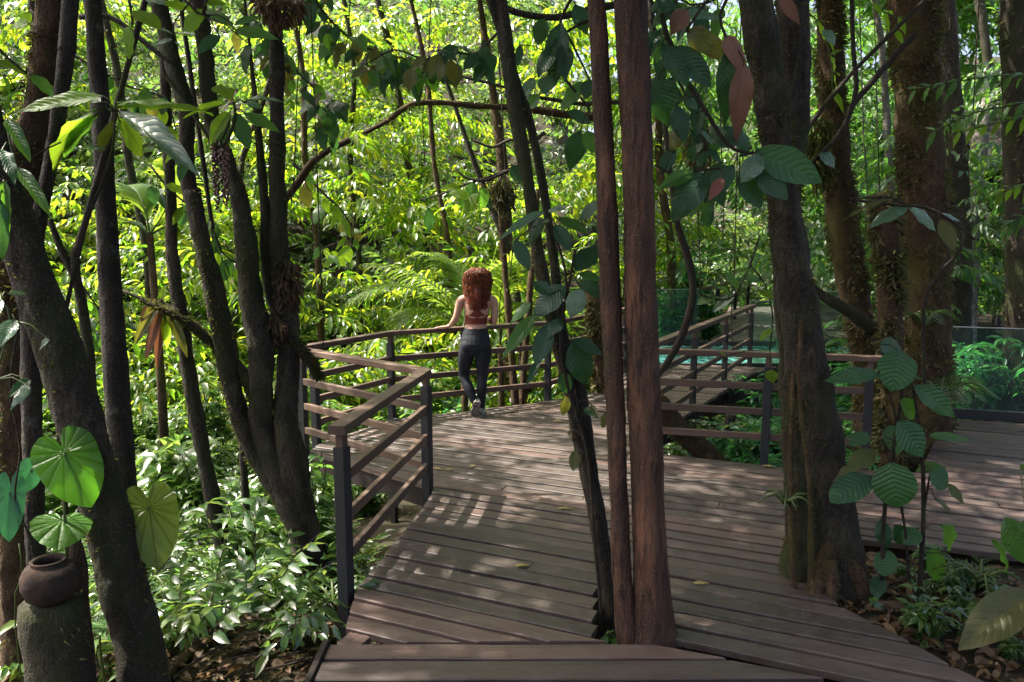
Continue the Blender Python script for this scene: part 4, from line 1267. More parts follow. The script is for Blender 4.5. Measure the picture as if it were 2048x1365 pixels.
leafy('rosette_sapling', 'smaller sunlit rosette of paddle leaves over the hanging fruit', 'sapling', 3.9,
      [[(468, 208, 5), (470, 240, 6), (452, 285, 6), (430, 290, 6), (400, 250, 7), (360, 190, 8), (330, 150, 9)]],
      [(464, 201, 436, 157, 44, 'obov', Yl, 0, .05), (452, 208, 362, 226, 18, 'lance', Yl, 0, -.1), (460, 224, 415, 282, 32, 'ell', Yl, 0, -.1), (489, 204, 570, 191, 14, 'lance', Pa), (489, 206, 526, 208, 24, 'ell', Pa), (489, 228, 562, 250, 34, 'lance', Mi), (470, 225, 500, 300, 34, 'ell', Dk), (455, 230, 430, 330, 30, 'lance', Dk, .1, .15)], 'twig', ground=False, face=0.45)
leafy('overhanging_leaf_branch', 'branch of broad glowing leaves along the top left edge', 'branch', 3.4,
      [[(420, -30, 6), (405, 30, 6), (380, 10, 5), (330, -30, 5)], [(250, -40, 6), (262, 20, 5), (266, 50, 5)], [(345, 110, 4), (347, 60, 4), (352, 40, 3), (400, -20, 5)]],
      [(268, 22, 320, 52, 42, 'ell', Yl), (263, 54, 238, 116, 44, 'ell', Yl), (408, 18, 358, 62, 34, 'ell', Yl), (325, 6, 402, 12, 24, 'lance', Yl), (412, 20, 470, 50, 24, 'lance', Mi), (470, 60, 556, 72, 36, 'lance', Mi), (346, 70, 328, 48, 16, 'ell', Pa), (349, 70, 390, 62, 14, 'ell', Pa), (345, 78, 305, 84, 12, 'lance', Pa), (348, 84, 375, 108, 14, 'lance', Pa), (410, 10, 455, -6, 22, 'lance', Yl), (290, -6, 330, 4, 30, 'ell', Pa), (470, 50, 520, 28, 22, 'ell', Mi), (438, 70, 400, 90, 26, 'ell', Dk), (500, 90, 470, 150, 30, 'ell', Dk)], 'twig', ground=False, face=0.5)
leafy('overhanging_leaf_branch', 'bright leaves poking in at the top left edge', 'branch', 3.0,
      [[(-40, 60, 6), (20, 120, 5), (52, 146, 4)], [(-40, 190, 5), (10, 186, 4), (50, 172, 4)], [(-40, 130, 5), (0, 150, 4)]],
      [(54, 150, -4, 104, 42, 'ell', Yl), (50, 170, 2, 186, 30, 'ell', Yl), (40, 176, -20, 210, 24, 'lance', Mi), (6, 150, 40, 200, 30, 'ell', Mi), (60, 150, 110, 190, 34, 'ell', Mi)], 'twig', ground=False)
leafy('strap_fern', 'strap leaved fern clinging to the slanting left trunk', 'fern', 2.85,
      [[(14, 238, 4), (16, 262, 5), (30, 330, 5)], [(34, 336, 4), (30, 345, 4)], [(8, 360, 4), (6, 380, 4)]],
      [(14, 240, 60, 314, 26, 'strap', Mi, 0, -.06), (34, 338, 100, 420, 26, 'strap', Mi, 0, -.08), (8, 362, 12, 470, 22, 'strap', Mi, 0, -.04), (4, 300, 30, 330, 26, 'strap', Dk), (0, 400, 10, 520, 26, 'strap', Dk)], ground=False, face=0.6)
leafy('heart_leaf_plant', 'two big glowing heart shaped leaves above the clay pot', 'plant', 2.85,
      [[(129, 905, 5), (128, 960, 6), (130, 1040, 7), (134, 1110, 8), (140, 1180, 9)], [(124, 1043, 5), (134, 1080, 6), (140, 1180, 7)]],
      [(129, 906, 180, 1012, 118, 'heart', 'big_heart', 0, -.05), (124, 1043, 116, 1086, 112, 'heart', 'big_heart', 0, -.12), (62, 940, 40, 990, 50, 'heart', 'big_heart_dark', .1, .1)], face=0.75)
leafy('heart_leaf_plant', 'yellowing heart shaped leaf with a torn hole right of the slanting trunk', 'plant', 3.1,
      [[(298, 1014, 5), (276, 1060, 6), (262, 1120, 7), (258, 1200, 8)], [(214, 1252, 5), (205, 1270, 5), (200, 1300, 6)]],
      [(298, 1016, 318, 1140, 108, 'heart', 'big_heart_old', 0, -.1), (214, 1252, 264, 1284, 44, 'heart', 'big_heart', 0, -.1)], face=0.8)
leafy('heart_leaf_plant', 'dark blue green heart leaf at the left edge', 'plant', 2.9,
      [[(20, 985, 4), (4, 1040, 5), (-10, 1140, 6)], [(38, 1088, 3), (44, 1150, 3), (30, 1240, 3)]],
      [(20, 984, 16, 1086, 56, 'heart', 'big_heart_dark', 0, -.05)], face=0.85)
leafy('leaf_sprig', 'blue green drooping leaves against the trunk at the left edge', 'plant', 2.7,
      [[(-30, 560, 5), (0, 600, 4), (20, 640, 4), (-10, 760, 5)]],
      [(20, 590, 60, 584, 14, 'lance', Pa), (2, 600, -20, 640, 24, 'ell', Pa), (30, 640, -4, 690, 34, 'lance', Pa), (60, 760, 15, 790, 24, 'lance', Dk), (60, 772, 18, 812, 22, 'lance', Pa), (100, 680, 70, 700, 22, 'lance', Dk)], ground=False)
leafy('young_tree_leaves', 'thin sapling stems carrying many large dull leaves across the slender twin trunks', 'sapling', 3.75,
      [[(1150, 500, 5), (1140, 560, 6), (1128, 618, 7), (1122, 700, 7), (1140, 790, 7), (1168, 880, 6), (1180, 960, 6), (1190, 1100, 6), (1200, 1200, 7)], [(1094, 424, 4), (1110, 470, 5), (1130, 540, 5), (1134, 600, 6)], [(1100, 645, 4), (1120, 640, 5)], [(1150, 780, 3), (1158, 830, 3)]],
      [(1131, 574, 1060, 622, 54, 'ell', Dk, 0, -.05), (1162, 578, 1138, 634, 40, 'ell', Pa, -.1, -.14), (1151, 542, 1197, 488, 44, 'ell', Dk, 0, .1), (1158, 549, 1206, 552, 28, 'ell', Mi), (1156, 566, 1216, 580, 34, 'ell', Dk), (1062, 606, 1013, 644, 24, 'lance', Mi), (1069, 630, 1002, 716, 32, 'lance', Mi, 0, -.15),
       (1100, 645, 1070, 732, 40, 'ell', Dk, 0, -.08), (1080, 718, 1052, 772, 18, 'lance', Dk), (1145, 684, 1182, 770, 60, 'ell', Dk, 0, -.05), (1145, 680, 1208, 706, 34, 'ell', Dk), (1118, 750, 1150, 782, 44, 'ell', Dk), (1182, 810, 1198, 838, 12, 'lance', 'big_brown'), (1170, 815, 1192, 834, 20, 'lance', Dk), (1216, 826, 1196, 858, 20, 'ell', 'big_brown'), (1132, 790, 1128, 836, 22, 'ell', 'big_brown'), (1140, 860, 1134, 890, 12, 'ell', 'big_brown'),
       (1152, 900, 1146, 942, 24, 'ell', 'big_brown'), (1090, 425, 992, 472, 20, 'lance', Pa, 0, -.1), (1094, 424, 1130, 412, 26, 'ell', Pa), (1116, 437, 1177, 462, 28, 'ell', Mi), (1090, 437, 1040, 492, 30, 'lance', Dk), (1110, 450, 1142, 500, 30, 'ell', Dk), (1100, 440, 1060, 460, 20, 'lance', Mi), (1160, 440, 1200, 400, 30, 'ell', Dk), (1030, 480, 1060, 540, 30, 'ell', Dk),
       (1100, 590, 1068, 560, 30, 'ell', Dk), (1124, 640, 1092, 668, 30, 'lance', Dk), (1160, 720, 1196, 752, 30, 'ell', Dk)], 'twig', face=0.55)
leafy('overhanging_leaf_branch', 'bunch of long dark leaves hanging at the top, left of the twin trunk', 'branch', 4.3,
      [[(1160, -30, 8), (1130, 20, 6), (1121, 46, 5)], [(1180, 40, 6), (1140, 60, 5), (1100, 110, 5), (1180, 220, 4)], [(1130, 60, 5), (1170, 140, 4), (1190, 190, 4)]],
      [(1121, 46, 1105, 170, 48, 'ell', Dk, 0, -.05), (1090, 38, 1066, 94, 34, 'ell', Dk), (1128, 88, 1132, 160, 34, 'lance', Dk), (1094, 152, 1090, 186, 34, 'ell', Pa), (1068, 156, 1044, 186, 24, 'ell', Pa), (1170, 165, 1116, 208, 34, 'ell', Mi), (1110, 90, 1075, 150, 34, 'ell', Dk), (1040, 90, 1036, 134, 16, 'lance', Dk), (1150, 10, 1175, 60, 34, 'ell', Dk), (1080, 190, 1050, 220, 26, 'ell', Mi), (1180, 160, 1170, 195, 30, 'ell', Dk), (1200, 70, 1190, 130, 30, 'ell', Dk), (1135, 224, 1186, 245, 28, 'ell', Dk), (1160, 262, 1135, 350, 44, 'lance', Dk), (1175, 262, 1190, 300, 36, 'ell', Mi)], 'twig', ground=False, face=0.6)
leafy('overhanging_leaf_branch', 'large rosette of broad dark leaves in front of the leaning tree', 'branch', 3.8,
      [[(1505, 306, 6), (1470, 300, 7), (1440, 270, 8), (1410, 220, 9), (1378, 170, 9), (1350, 120, 10), (1325, 40, 10), (1310, -30, 11)], [(1440, 336, 4), (1400, 342, 4), (1350, 350, 5), (1310, 330, 5)], [(1480, 312, 4), (1510, 306, 4)]],
      [(1510, 302, 1648, 360, 72, 'ell', 'big_rib', 0, -.12), (1524, 312, 1484, 354, 42, 'ell', Pa, -.05, -.1), (1512, 336, 1576, 398, 46, 'ell', Dk, 0, -.1), (1479, 346, 1526, 416, 48, 'ell', Dk, .05, .02), (1468, 330, 1408, 396, 44, 'ell', Dk, 0, -.05), (1410, 346, 1344, 426, 60, 'ell', Dk, 0, -.1), (1446, 356, 1416, 402, 24, 'lance', 'red_leaf', -.05, -.08), (1468, 296, 1418, 240, 44, 'ell', Dk, 0, .1), (1390, 345, 1320, 370, 30, 'ell', Mi), (1500, 300, 1462, 250, 36, 'ell', Dk),
       (1348, 94, 1424, 168, 48, 'ell', Dk), (1316, 152, 1336, 250, 60, 'ell', Dk, 0, -.05), (1324, 88, 1382, 160, 42, 'ell', Dk), (1350, 210, 1372, 280, 36, 'ell', Dk), (1300, 20, 1350, 0, 30, 'ell', Dk), (1348, 22, 1452, 24, 26, 'lance', Pa), (1370, 250, 1330, 300, 40, 'ell', 'big_brown'), (1350, 300, 1320, 340, 30, 'ell', Dk), (1420, 165, 1400, 120, 24, 'ell', Mi), (1322, 60, 1290, 110, 30, 'ell', Dk)], 'twig', ground=False, face=0.62)
leafy('dead_leaf_spray', 'long folded dead leaf hanging brown at the top right', 'dead leaf', 3.7,
      [[(1452, 74, 6), (1440, 30, 6), (1470, -30, 7)], [(1372, 64, 5), (1400, 20, 5), (1440, -30, 6)]],
      [(1450, 72, 1494, 140, 34, 'strap', 'dead', 0, -.05), (1488, 122, 1474, 292, 46, 'lance', 'dead', -.02, -.02), (1374, 62, 1470, 118, 44, 'strap', 'big_brown', .02, 0), (1456, 100, 1454, 262, 44, 'lance', 'big_dark', .02, .02), (1372, 20, 1340, 70, 40, 'lance', 'dead', .1, .1), (1560, -10, 1602, 52, 26, 'lance', 'dead', .2, .2)], 'twig', ground=False, face=0.8)
leafy('broad_leaf_shrub', 'shrub of broad ribbed leaves on bare stems at the right deck edge', 'shrub', 4.0,
      [[(1800, 704, 5), (1806, 760, 6), (1796, 840, 7), (1780, 930, 8), (1768, 1040, 9), (1764, 1160, 10)], [(1826, 773, 5), (1838, 860, 7), (1846, 940, 9), (1846, 1060, 10), (1838, 1190, 12)], [(1861, 942, 4), (1850, 1010, 5), (1842, 1090, 6), (1838, 1190, 8)], [(1756, 750, 4), (1780, 790, 5), (1792, 850, 5), (1788, 930, 6), (1810, 1060, 6), (1820, 1190, 7)]],
      [(1800, 702, 1790, 772, 74, 'round', 'big_rib', 0, -.12), (1758, 750, 1660, 744, 38, 'ell', 'big_rib'), (1826, 772, 1934, 830, 46, 'ell', 'big_rib', 0, -.1), (1760, 690, 1810, 712, 56, 'round', Dk, .15, .2), (1796, 842, 1858, 912, 62, 'ell', 'big_rib', -.05, -.15), (1764, 862, 1812, 898, 56, 'round', 'big_rib'), (1857, 872, 1952, 878, 22, 'lance', Mi), (1742, 953, 1662, 998, 62, 'round', 'big_rib', 0, -.1), (1782, 926, 1796, 1022, 84, 'round', 'big_rib', -.1, -.18),
       (1860, 942, 1906, 972, 48, 'round', 'big_rib', -.1, -.15), (1718, 938, 1632, 962, 34, 'lance', 'big_brown'), (1870, 998, 1922, 1022, 24, 'lance', 'big_brown'), (1896, 968, 1930, 1010, 20, 'lance', 'big_brown'), (1776, 1100, 1766, 1152, 46, 'round', 'big_rib'), (1836, 1058, 1808, 1088, 44, 'ell', 'big_rib'), (1760, 1040, 1776, 1100, 34, 'ell', Dk), (1882, 1050, 1942, 1114, 44, 'ell', Mi), (1860, 1098, 1886, 1168, 46, 'ell', Mi), (1910, 1120, 1942, 1170, 34, 'ell', Dk), (1750, 900, 1700, 930, 44, 'ell', 'big_brown'),
       (1800, 800, 1840, 840, 40, 'ell', Mi), (1740, 870, 1700, 880, 36, 'ell', 'big_rib'), (1830, 940, 1880, 925, 30, 'ell', Mi), (1760, 1150, 1752, 1190, 34, 'ell', Dk), (1790, 1050, 1820, 1100, 34, 'ell', Dk)], 'twig', face=0.6)
leafy('ground_leaf_plant', 'huge yellow edged leaf arching over the soil at the bottom right', 'plant', 3.4,
      [[(2060, 1180, 10), (2085, 1220, 10), (2100, 1290, 11)], [(2060, 1120, 8), (2090, 1200, 9)]],
      [(2062, 1184, 1926, 1288, 84, 'ell', 'big_brown', 0, -.15), (2010, 1036, 2075, 1140, 60, 'ell', Mi, 0, -.1), (1985, 1080, 2056, 1150, 30, 'lance', Mi), (2040, 940, 2070, 930, 20, 'lance', Yl), (2036, 1046, 2090, 1060, 40, 'ell', Mi)], ground=True, face=0.6)
for lab, u, v, s, m in (('tiny bright green seedling on the soil at the right deck edge', 1862, 1284, 1.0, Mi), ('small pale green seedling in the bottom right corner', 2036, 1290, 0.8, Mi), ('little green plant in the deck gap left of the twin trunk', 1216, 1268, 1.1, Mi), ('small sprout at the right foot of the twin trunk', 1370, 1276, 0.6, Mi), ('cluster of small dull leaves under the broad leaf shrub', 1745, 1210, 1.2, 'big_pale')):
    Y0 = G(u, v, -0.05).y
    leafy('seedling', lab, 'seedling', Y0, [[(u, v, 3), (u + 3, v + 20 * s, 3), (u + 2, v + 34 * s, 3)]],
          [(u, v, u - 22 * s, v + 8 * s, 18 * s, 'ell', m), (u, v - 1, u + 24 * s, v + 2 * s, 18 * s, 'ell', m), (u, v, u + 4 * s, v - 18 * s, 16 * s, 'ell', m), (u + 1, v + 6, u + 30 * s, v + 22 * s, 18 * s, 'ell', m), (u, v + 5, u - 16 * s, v + 24 * s, 16 * s, 'ell', m)], face=0.35)

# pinnate sprays, top right
def pinnate(label, Y, pts, leaf_px, mat, n=9):
    stem = [(q[0], q[1], 3) for q in pts]
    A = smooth_path([(q[0], q[1], 0) for q in pts], 1.0)
    leaves = []
    for i in range(1, n + 1):
        k = A[min(len(A) - 1, int(i / n * (len(A) - 1)))]
        for s in (-1, 1):
            a = random.uniform(0.75, 1.2)
            leaves.append((k[0], k[1], k[0] + leaf_px * (0.55 if pts[-1][0] > pts[0][0] else -0.55) * random.uniform(.8, 1.2), k[1] + s * leaf_px * 0.55 * a + leaf_px * 0.35, leaf_px * 0.36, 'lance', mat))
    return leafy('pinnate_branch', label, 'branch', Y, [stem], leaves, 'green_stem', ground=False, face=0.35)


pinnate('topmost bright pinnate spray at the right edge', 5.5, [(2075, 150), (2000, 152), (1920, 162), (1832, 178)], 34, Mi, 9)
pinnate('second bright pinnate spray at the right edge', 5.3, [(2075, 200), (2010, 214), (1950, 226), (1870, 262)], 34, Mi, 8)
pinnate('third pinnate spray at the right edge', 5.2, [(2080, 230), (2030, 238), (1980, 250), (1920, 264)], 32, Yl, 6)
pinnate('low pinnate spray at the right edge near the shelter', 5.0, [(2080, 370), (2040, 372), (2005, 384)], 30, Yl, 4)
pinnate('lowest pinnate spray at the right edge', 5.0, [(2080, 400), (2050, 430), (2015, 450)], 34, Mi, 5)
pinnate('yellow green sprig beside the liana at the top right', 5.6, [(1730, -20), (1760, 20), (1800, 40), (1790, 60)], 36, Yl, 4)
pinnate('yellow green climber leaves on the mossed trunk', 7.6, [(1610, 20), (1640, 50), (1660, 110), (1665, 180)], 44, Yl, 5)
leafy('grey_leaf_branch', 'pale dull leaves drooping before the massive mossy trunk', 'branch', 5.2,
      [[(1950, 480, 4), (1900, 440, 5), (1850, 415, 5), (1810, 412, 5), (1700, 400, 4)], [(1815, 412, 4), (1780, 395, 4), (1700, 398, 4)]],
      [(1815, 414, 1744, 436, 32, 'ell', Pa), (1820, 416, 1886, 452, 34, 'ell', Pa), (1790, 398, 1702, 402, 16, 'lance', 'big_brown'), (1880, 430, 1925, 440, 16, 'lance', Pa), (1880, 440, 1912, 500, 30, 'ell', 'big_brown'), (1640, 305, 1676, 326, 30, 'ell', Pa), (1646, 60, 1676, 80, 26, 'ell', Pa)], 'twig', ground=False)
leafy('walkway_sprig', 'leafy sprig hanging over the slanting pool railing', 'branch', 6.3,
      [[(1520, 470, 4), (1500, 530, 4), (1470, 590, 4), (1440, 600, 4), (1400, 590, 3)], [(1500, 530, 3), (1530, 570, 3), (1545, 630, 3), (1540, 700, 3)]],
      [(1440, 600, 1410, 585, 18, 'ell', Mi), (1430, 594, 1392, 606, 22, 'ell', Mi), (1460, 590, 1440, 570, 18, 'ell', Mi), (1470, 590, 1424, 620, 24, 'ell', Pa), (1476, 594, 1500, 620, 22, 'ell', Mi), (1490, 560, 1530, 556, 22, 'ell', Mi), (1500, 540, 1470, 540, 18, 'ell', Yl), (1515, 580, 1550, 590, 18, 'ell', Yl), (1545, 660, 1512, 675, 20, 'ell', Yl), (1540, 740, 1546, 760, 26, 'ell', Yl), (1480, 580, 1450, 540, 18, 'ell', Mi), (1520, 560, 1548, 540, 20, 'ell', Mi), (1452, 712, 1440, 704, 12, 'ell', Yl)], 'twig', ground=False)


# dark mid-height boughs full of hanging leaves across the top centre
def hanging_bough(label, Y, pts, n, leaf_px, mats, seed, droop=1.0):
    rnd = random.Random(seed)
    A = smooth_path([(q[0], q[1], 0) for q in pts], 3.0)
    leaves = []; stems = [[(q[0], q[1], 5 - 3 * i / len(pts)) for i, q in enumerate(pts)]]
    for _ in range(n):
        k = A[rnd.randrange(len(A))]
        bx, by = k[0] + rnd.uniform(-26, 26), k[1] + rnd.uniform(-8, 30)
        L = leaf_px * rnd.uniform(0.7, 1.3); a = rnd.gauss(0, 0.75)
        leaves.append((bx, by, bx + math.sin(a) * L, by + math.cos(a) * L * droop, L * rnd.uniform(.4, .62), rnd.choice(['ell', 'ell', 'lance']), rnd.choice(mats), rnd.uniform(-.3, .3)))
    return leafy('hanging_bough', label, 'branch', Y, stems, leaves, 'twig', ground=False, face=0.55)


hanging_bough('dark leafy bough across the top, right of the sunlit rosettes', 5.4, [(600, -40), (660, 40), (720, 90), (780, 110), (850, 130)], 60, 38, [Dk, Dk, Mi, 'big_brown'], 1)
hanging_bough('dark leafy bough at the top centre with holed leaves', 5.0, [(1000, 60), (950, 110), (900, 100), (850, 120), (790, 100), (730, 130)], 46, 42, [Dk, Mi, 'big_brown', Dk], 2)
hanging_bough('leafy bough drooping between the forked tree and the sunny thicket', 5.8, [(480, 20), (540, 90), (600, 150), (650, 200), (660, 260)], 60, 38, [Dk, Mi, Dk, 'big_brown'], 3)
hanging_bough('sparse leafy bough over the sunny thicket above the red haired woman', 6.5, [(1060, 320), (990, 350), (930, 370), (880, 390), (840, 400)], 11, 42, [Mi, Yl, Dk], 4)
hanging_bough('shaded leafy bough behind the broad dark rosette', 5.2, [(1300, 40), (1340, 130), (1390, 230), (1420, 330), (1400, 400)], 38, 46, [Dk, Dk, Mi], 5)
hanging_bough('leafy bough in the upper left behind the rosette sapling', 4.8, [(60, 20), (120, 90), (250, 170), (330, 200), (360, 300)], 44, 38, [Mi, Yl, Dk, 'big_brown'], 6)
hanging_bough('half shaded leafy bough left of the forked tree', 5.4, [(300, 330), (340, 380), (420, 450), (460, 520), (600, 560)], 24, 40, [Dk, Mi, Yl], 7)
hanging_bough('yellowing leafy bough above the left corner of the railing', 6.4, [(590, 330), (640, 380), (690, 430), (700, 470), (640, 500)], 26, 36, [Mi, Yl, 'big_brown', Yl], 8)
hanging_bough('leafy bough at the very top between twin trunk and leaning tree', 4.6, [(1330, -30), (1380, 10), (1430, 0), (1480, -20)], 12, 50, [Dk, Mi], 9)
hanging_bough('dim leafy bough at the lower left between slanting and ringed trunk', 4.6, [(130, 520), (170, 580), (200, 640), (130, 700)], 14, 36, [Mi, Dk, Pa], 10)


# hanging dark red fruit
def fruit_bunch():
    root = thing('fruit_bunch', 'hanging strings of dark red berries under the smaller sunlit rosette', 'fruit', P(440, 285, 3.95))
    rnd = random.Random(5)
    mat = plain_mat('dark_red_berry', (0.07, 0.012, 0.014), 0.25, 0.6, 30, 0.3, 0.0)
    V0, F0 = [], []
    bm = bmesh.new(); bmesh.ops.create_icosphere(bm, subdivisions=1, radius=1)
    bv = [v.co.copy() for v in bm.verts]; bf = [[v.index for v in f.verts] for f in bm.faces]; bm.free()
    for s in range(9):
        u0 = 440 + rnd.uniform(-13, 13); L = rnd.uniform(70, 135); mb = MB()
        top = P(u0, 285 + rnd.uniform(0, 8), 3.95 + rnd.uniform(-.04, .04))
        n = int(L / 3.2)
        for k in range(n):
            c = top + Vector((rnd.uniform(-.012, .012), rnd.uniform(-.012, .012), -L * 3.95 / FPX * k / n)); r = rnd.uniform(.006, .0095)
            mb.add([c + v * r for v in bv], bf)
        o = obj('berry_string', mb.mesh('berry_string', mat, True), root)
    obj('stalk', MB().tube([P(440, 285, 3.95), P(452, 262, 3.92), P(462, 230, 3.9)], 0.005, 6).mesh('stalk', M['twig'], True), root)


fruit_bunch()


# clumps of dead leaves and epiphytes lodged on the stems
def epiphyte_clump(label, u, v, Y, w, h, n, mat='litter'):
    rng = np.random.default_rng(int(u + v))
    c = P(u, v, Y); sx, sz = w * Y / FPX / 2, h * Y / FPX / 2
    d = rng.normal(0, 1, (n, 3)); d /= np.linalg.norm(d, axis=1)[:, None]
    pos = np.array(c) + d * np.array([sx, sx, sz]) * (rng.uniform(0, 1, n) ** .4)[:, None]
    dr = d * .5 + rng.normal(0, .3, (n, 3)); dr[:, 2] -= 1.1
    Mx = rot_from(dr, rng.normal(0, 1, (n, 3))) * (rng.uniform(.03, .11, n) * Y / 5)[:, None, None]
    V, T = cloud_arrays(*small_leaf(.15, .2, .22), Mx, pos)
    o = obj('epiphyte_clump', raw_mesh('epiphyte_clump', V, T, [M[mat]])); tag(o, label, 'epiphyte')


epiphyte_clump('shaggy brown epiphyte clump on the right stem of the forked tree', 578, 568, 5.15, 44, 110, 420)
epiphyte_clump('dark shaggy clump in the crotch of the forked tree', 548, 650, 5.1, 50, 70, 380)
epiphyte_clump('ragged brown clump at the very top above the leafy boughs', 560, 10, 4.9, 90, 60, 360)
epiphyte_clump('small mossy epiphyte clump on the bough over the sunny thicket', 1005, 380, 6.6, 40, 70, 260, 'epiphyte')
epiphyte_clump('hanging moss beard below the bough right of the twin trunk', 1400, 290, 7.2, 46, 120, 420, 'epiphyte')
epiphyte_clump('yellow green moss beard on the mossed trunk', 1640, 300, 7.7, 50, 150, 500, 'moss')
leafy('nest_fern', 'drooping brown and green nest fern on the thin leaning trunk', 'fern', 5.0,
      [[(322, 602, 14), (324, 620, 14), (326, 640, 10)]],
      [(318, 606, 262, 690, 22, 'strap', 'big_brown'), (322, 610, 290, 720, 20, 'strap', 'dead'), (326, 606, 340, 700, 22, 'strap', 'big_yel'), (330, 606, 376, 710, 22, 'strap', 'big_brown'), (320, 604, 330, 570, 14, 'strap', 'big_yel'), (316, 600, 280, 640, 22, 'strap', 'dead'), (328, 606, 352, 660, 20, 'strap', 'dead'), (324, 612, 312, 740, 18, 'strap', 'dead')], 'twig', ground=False, face=.7)

# ================================================================== shrubs, palm, ground cover, thickets
def shrub_meshes(seed, nst, h, leaf, mat, spread=0.35, per=10, wid=0.42, rosette=False):
    rng = np.random.default_rng(seed)
    Mxs, Txs = [], []
    mb = MB()
    for s in range(nst):
        a = rng.uniform(0, 6.28); lean = rng.uniform(0.05, spread)
        H_ = h * rng.uniform(0.55, 1.1)
        pts = []
        for k in range(6):
            t = k / 5
            pts.append((math.cos(a) * lean * H_ * t ** 1.4 + rng.normal(0, .01), math.sin(a) * lean * H_ * t ** 1.4 + rng.normal(0, .01), H_ * t))
        mb.tube(pts, np.linspace(0.007, 0.003, 6) * (h / 0.8) ** .5, 5)
        A = np.array(pts)
        n = per
        for i in range(n):
            t = 0.25 + 0.75 * (i + 0.5) / n if not rosette else (0.6 if i < n * 0.35 else 1.0)
            b = np.array([np.interp(t * 5, range(6), A[:, q]) for q in range(3)])
            ang = i * 2.4 + a
            el = rng.uniform(-0.2, 0.7) if not rosette else rng.uniform(-0.5, 0.45)
            L = leaf * rng.uniform(0.7, 1.25)
            nl = 1 if rosette else 3
            for j in range(nl):
                an = ang + (j - (nl - 1) / 2) * 0.75 + rng.normal(0, .15)
                d = np.array([math.cos(an) * math.cos(el), math.sin(an) * math.cos(el), math.sin(el) - 0.15])
                base = b + d * leaf * (0.25 if nl > 1 else 0.05) * j * 0.5
                Mxs.append(rot_from(d[None], np.array([[0, 0, 1.0]]), rng.uniform(-.4, .4, 1))[0] * L); Txs.append(base)
    V, T = cloud_arrays(*small_leaf(0.14, 0.22, wid), np.array(Mxs), np.array(Txs))
    return raw_mesh('foliage', V, T, [M[mat]]), mb.mesh('stem', M['twig'], True)


SHR = {
    'fine': [shrub_meshes(s, 9, 0.75, 0.13, 'leaf_shrub') for s in (1, 2, 3)],
    'cool': [shrub_meshes(s, 8, 0.8, 0.17, 'leaf_teal', wid=0.36) for s in (4, 5)],
    'low': [shrub_meshes(s, 8, 0.42, 0.12, 'leaf_cover', spread=0.8) for s in (6, 7, 8)],
    'rosette': [shrub_meshes(s, 9, 0.95, 0.19, 'leaf_teal', spread=0.5, per=13, wid=0.32, rosette=True) for s in (9, 10)],
    'big': [shrub_meshes(s, 7, 0.9, 0.26, 'leaf_shrub', spread=0.5, per=8, wid=0.45) for s in (12, 13)],
}


def put_shrub(kind, x, y, sc, label, group, name='shrub', cat='shrub', z=None):
    f, s = random.choice(SHR[kind])
    root = thing(name, label, cat, (x, y, (gz(x, y) if z is None else z) - 0.02), group)
    root.rotation_euler = (0, 0, random.uniform(0, 6.28)); root.scale = (sc, sc, sc * random.uniform(.85, 1.2))
    for nm, me in (('foliage', f), ('stem', s)):
        o = link(bpy.data.objects.new(nm, me)); o.parent = root
    return root


def zone(kind, n, x0, x1, y0, y1, s0, s1, label, group, rnd, ok=None, **kw):
    c = 0
    while c < n:
        x, y = rnd.uniform(x0, x1), rnd.uniform(y0, y1)
        if ok and not ok(x, y):
            continue
        put_shrub(kind, x, y, rnd.uniform(s0, s1), label, group, **kw); c += 1


rs = random.Random(21)
def rail_y(x): return 8.06 + (x + 1.31) * 0.545 if x < 0.44 else 9.1 + (x - 0.44) * 1.5
behind = lambda x, y: y > rail_y(x) + 0.45
zone('low', 16, -2.6, 1.2, 8.4, 11.5, 0.8, 1.3, 'low leafy shrub in the strip just behind the long far railing', 'low shrubs behind the far railing', rs, behind)
zone('fine', 22, -4.0, 1.6, 9.2, 13.2, 1.0, 1.8, 'fine leaved shrub in the undergrowth behind the long far railing', 'shrubs behind the far railing', rs, behind)
zone('cool', 7, -3.0, 1.0, 9.5, 12.5, 0.9, 1.4, 'cool green shrub in the undergrowth behind the long far railing', 'cool green shrubs behind the far railing', rs, behind)
slope = lambda x, y: x < -1.15 - max(0, (y - 5.6)) * 0.75 and x > -0.68 * y - 0.4 and (x + 1.05) ** 2 + (y - 5.0) ** 2 > .2
zone('fine', 34, -7.5, -1.2, 5.0, 12.5, 0.7, 1.4, 'fine leaved glossy shrub on the sunny slope left of the railing', 'glossy shrubs on the left slope', rs, slope)
zone('low', 34, -6.0, -1.1, 4.7, 10.0, 0.7, 1.2, 'low glossy shrub carpeting the slope left of the railing', 'low shrubs on the left slope', rs, slope)
zone('big', 9, -7.0, -2.0, 6.0, 12.0, 0.7, 1.2, 'large leaved shrub among the fine shrubs on the left slope', 'large leaved shrubs on the left slope', rs, slope)
zone('low', 7, -1.9, -0.75, 4.6, 6.2, 0.5, 0.8, 'small dim shrub in the shade under the boardwalk corner', 'shrubs under the boardwalk corner', rs, lambda x, y: x < -0.85)
gapz = lambda x, y: y > 6.75 - (x - 1.4) * 0.4 and x > 1.45 + (y - 7.0) * 0.55
zone('cool', 5, 1.7, 3.1, 6.8, 8.6, 0.5, 0.75, 'cool green shrub in the gap between the two right railings', 'shrubs between the right railings', rs, gapz)
zone('low', 6, 1.6, 3.3, 6.8, 9.0, 0.7, 1.0, 'low shrub in the gap between the two right railings', 'low shrubs between the right railings', rs, gapz)
zone('rosette', 7, 2.6, 4.6, 8.8, 11.0, 0.6, 0.95, 'rosette shrub beside the leaning tree below the pool fence', 'rosette shrubs by the pool', rs, lambda x, y: x > 2.7 + (y - 8.8) * .6)
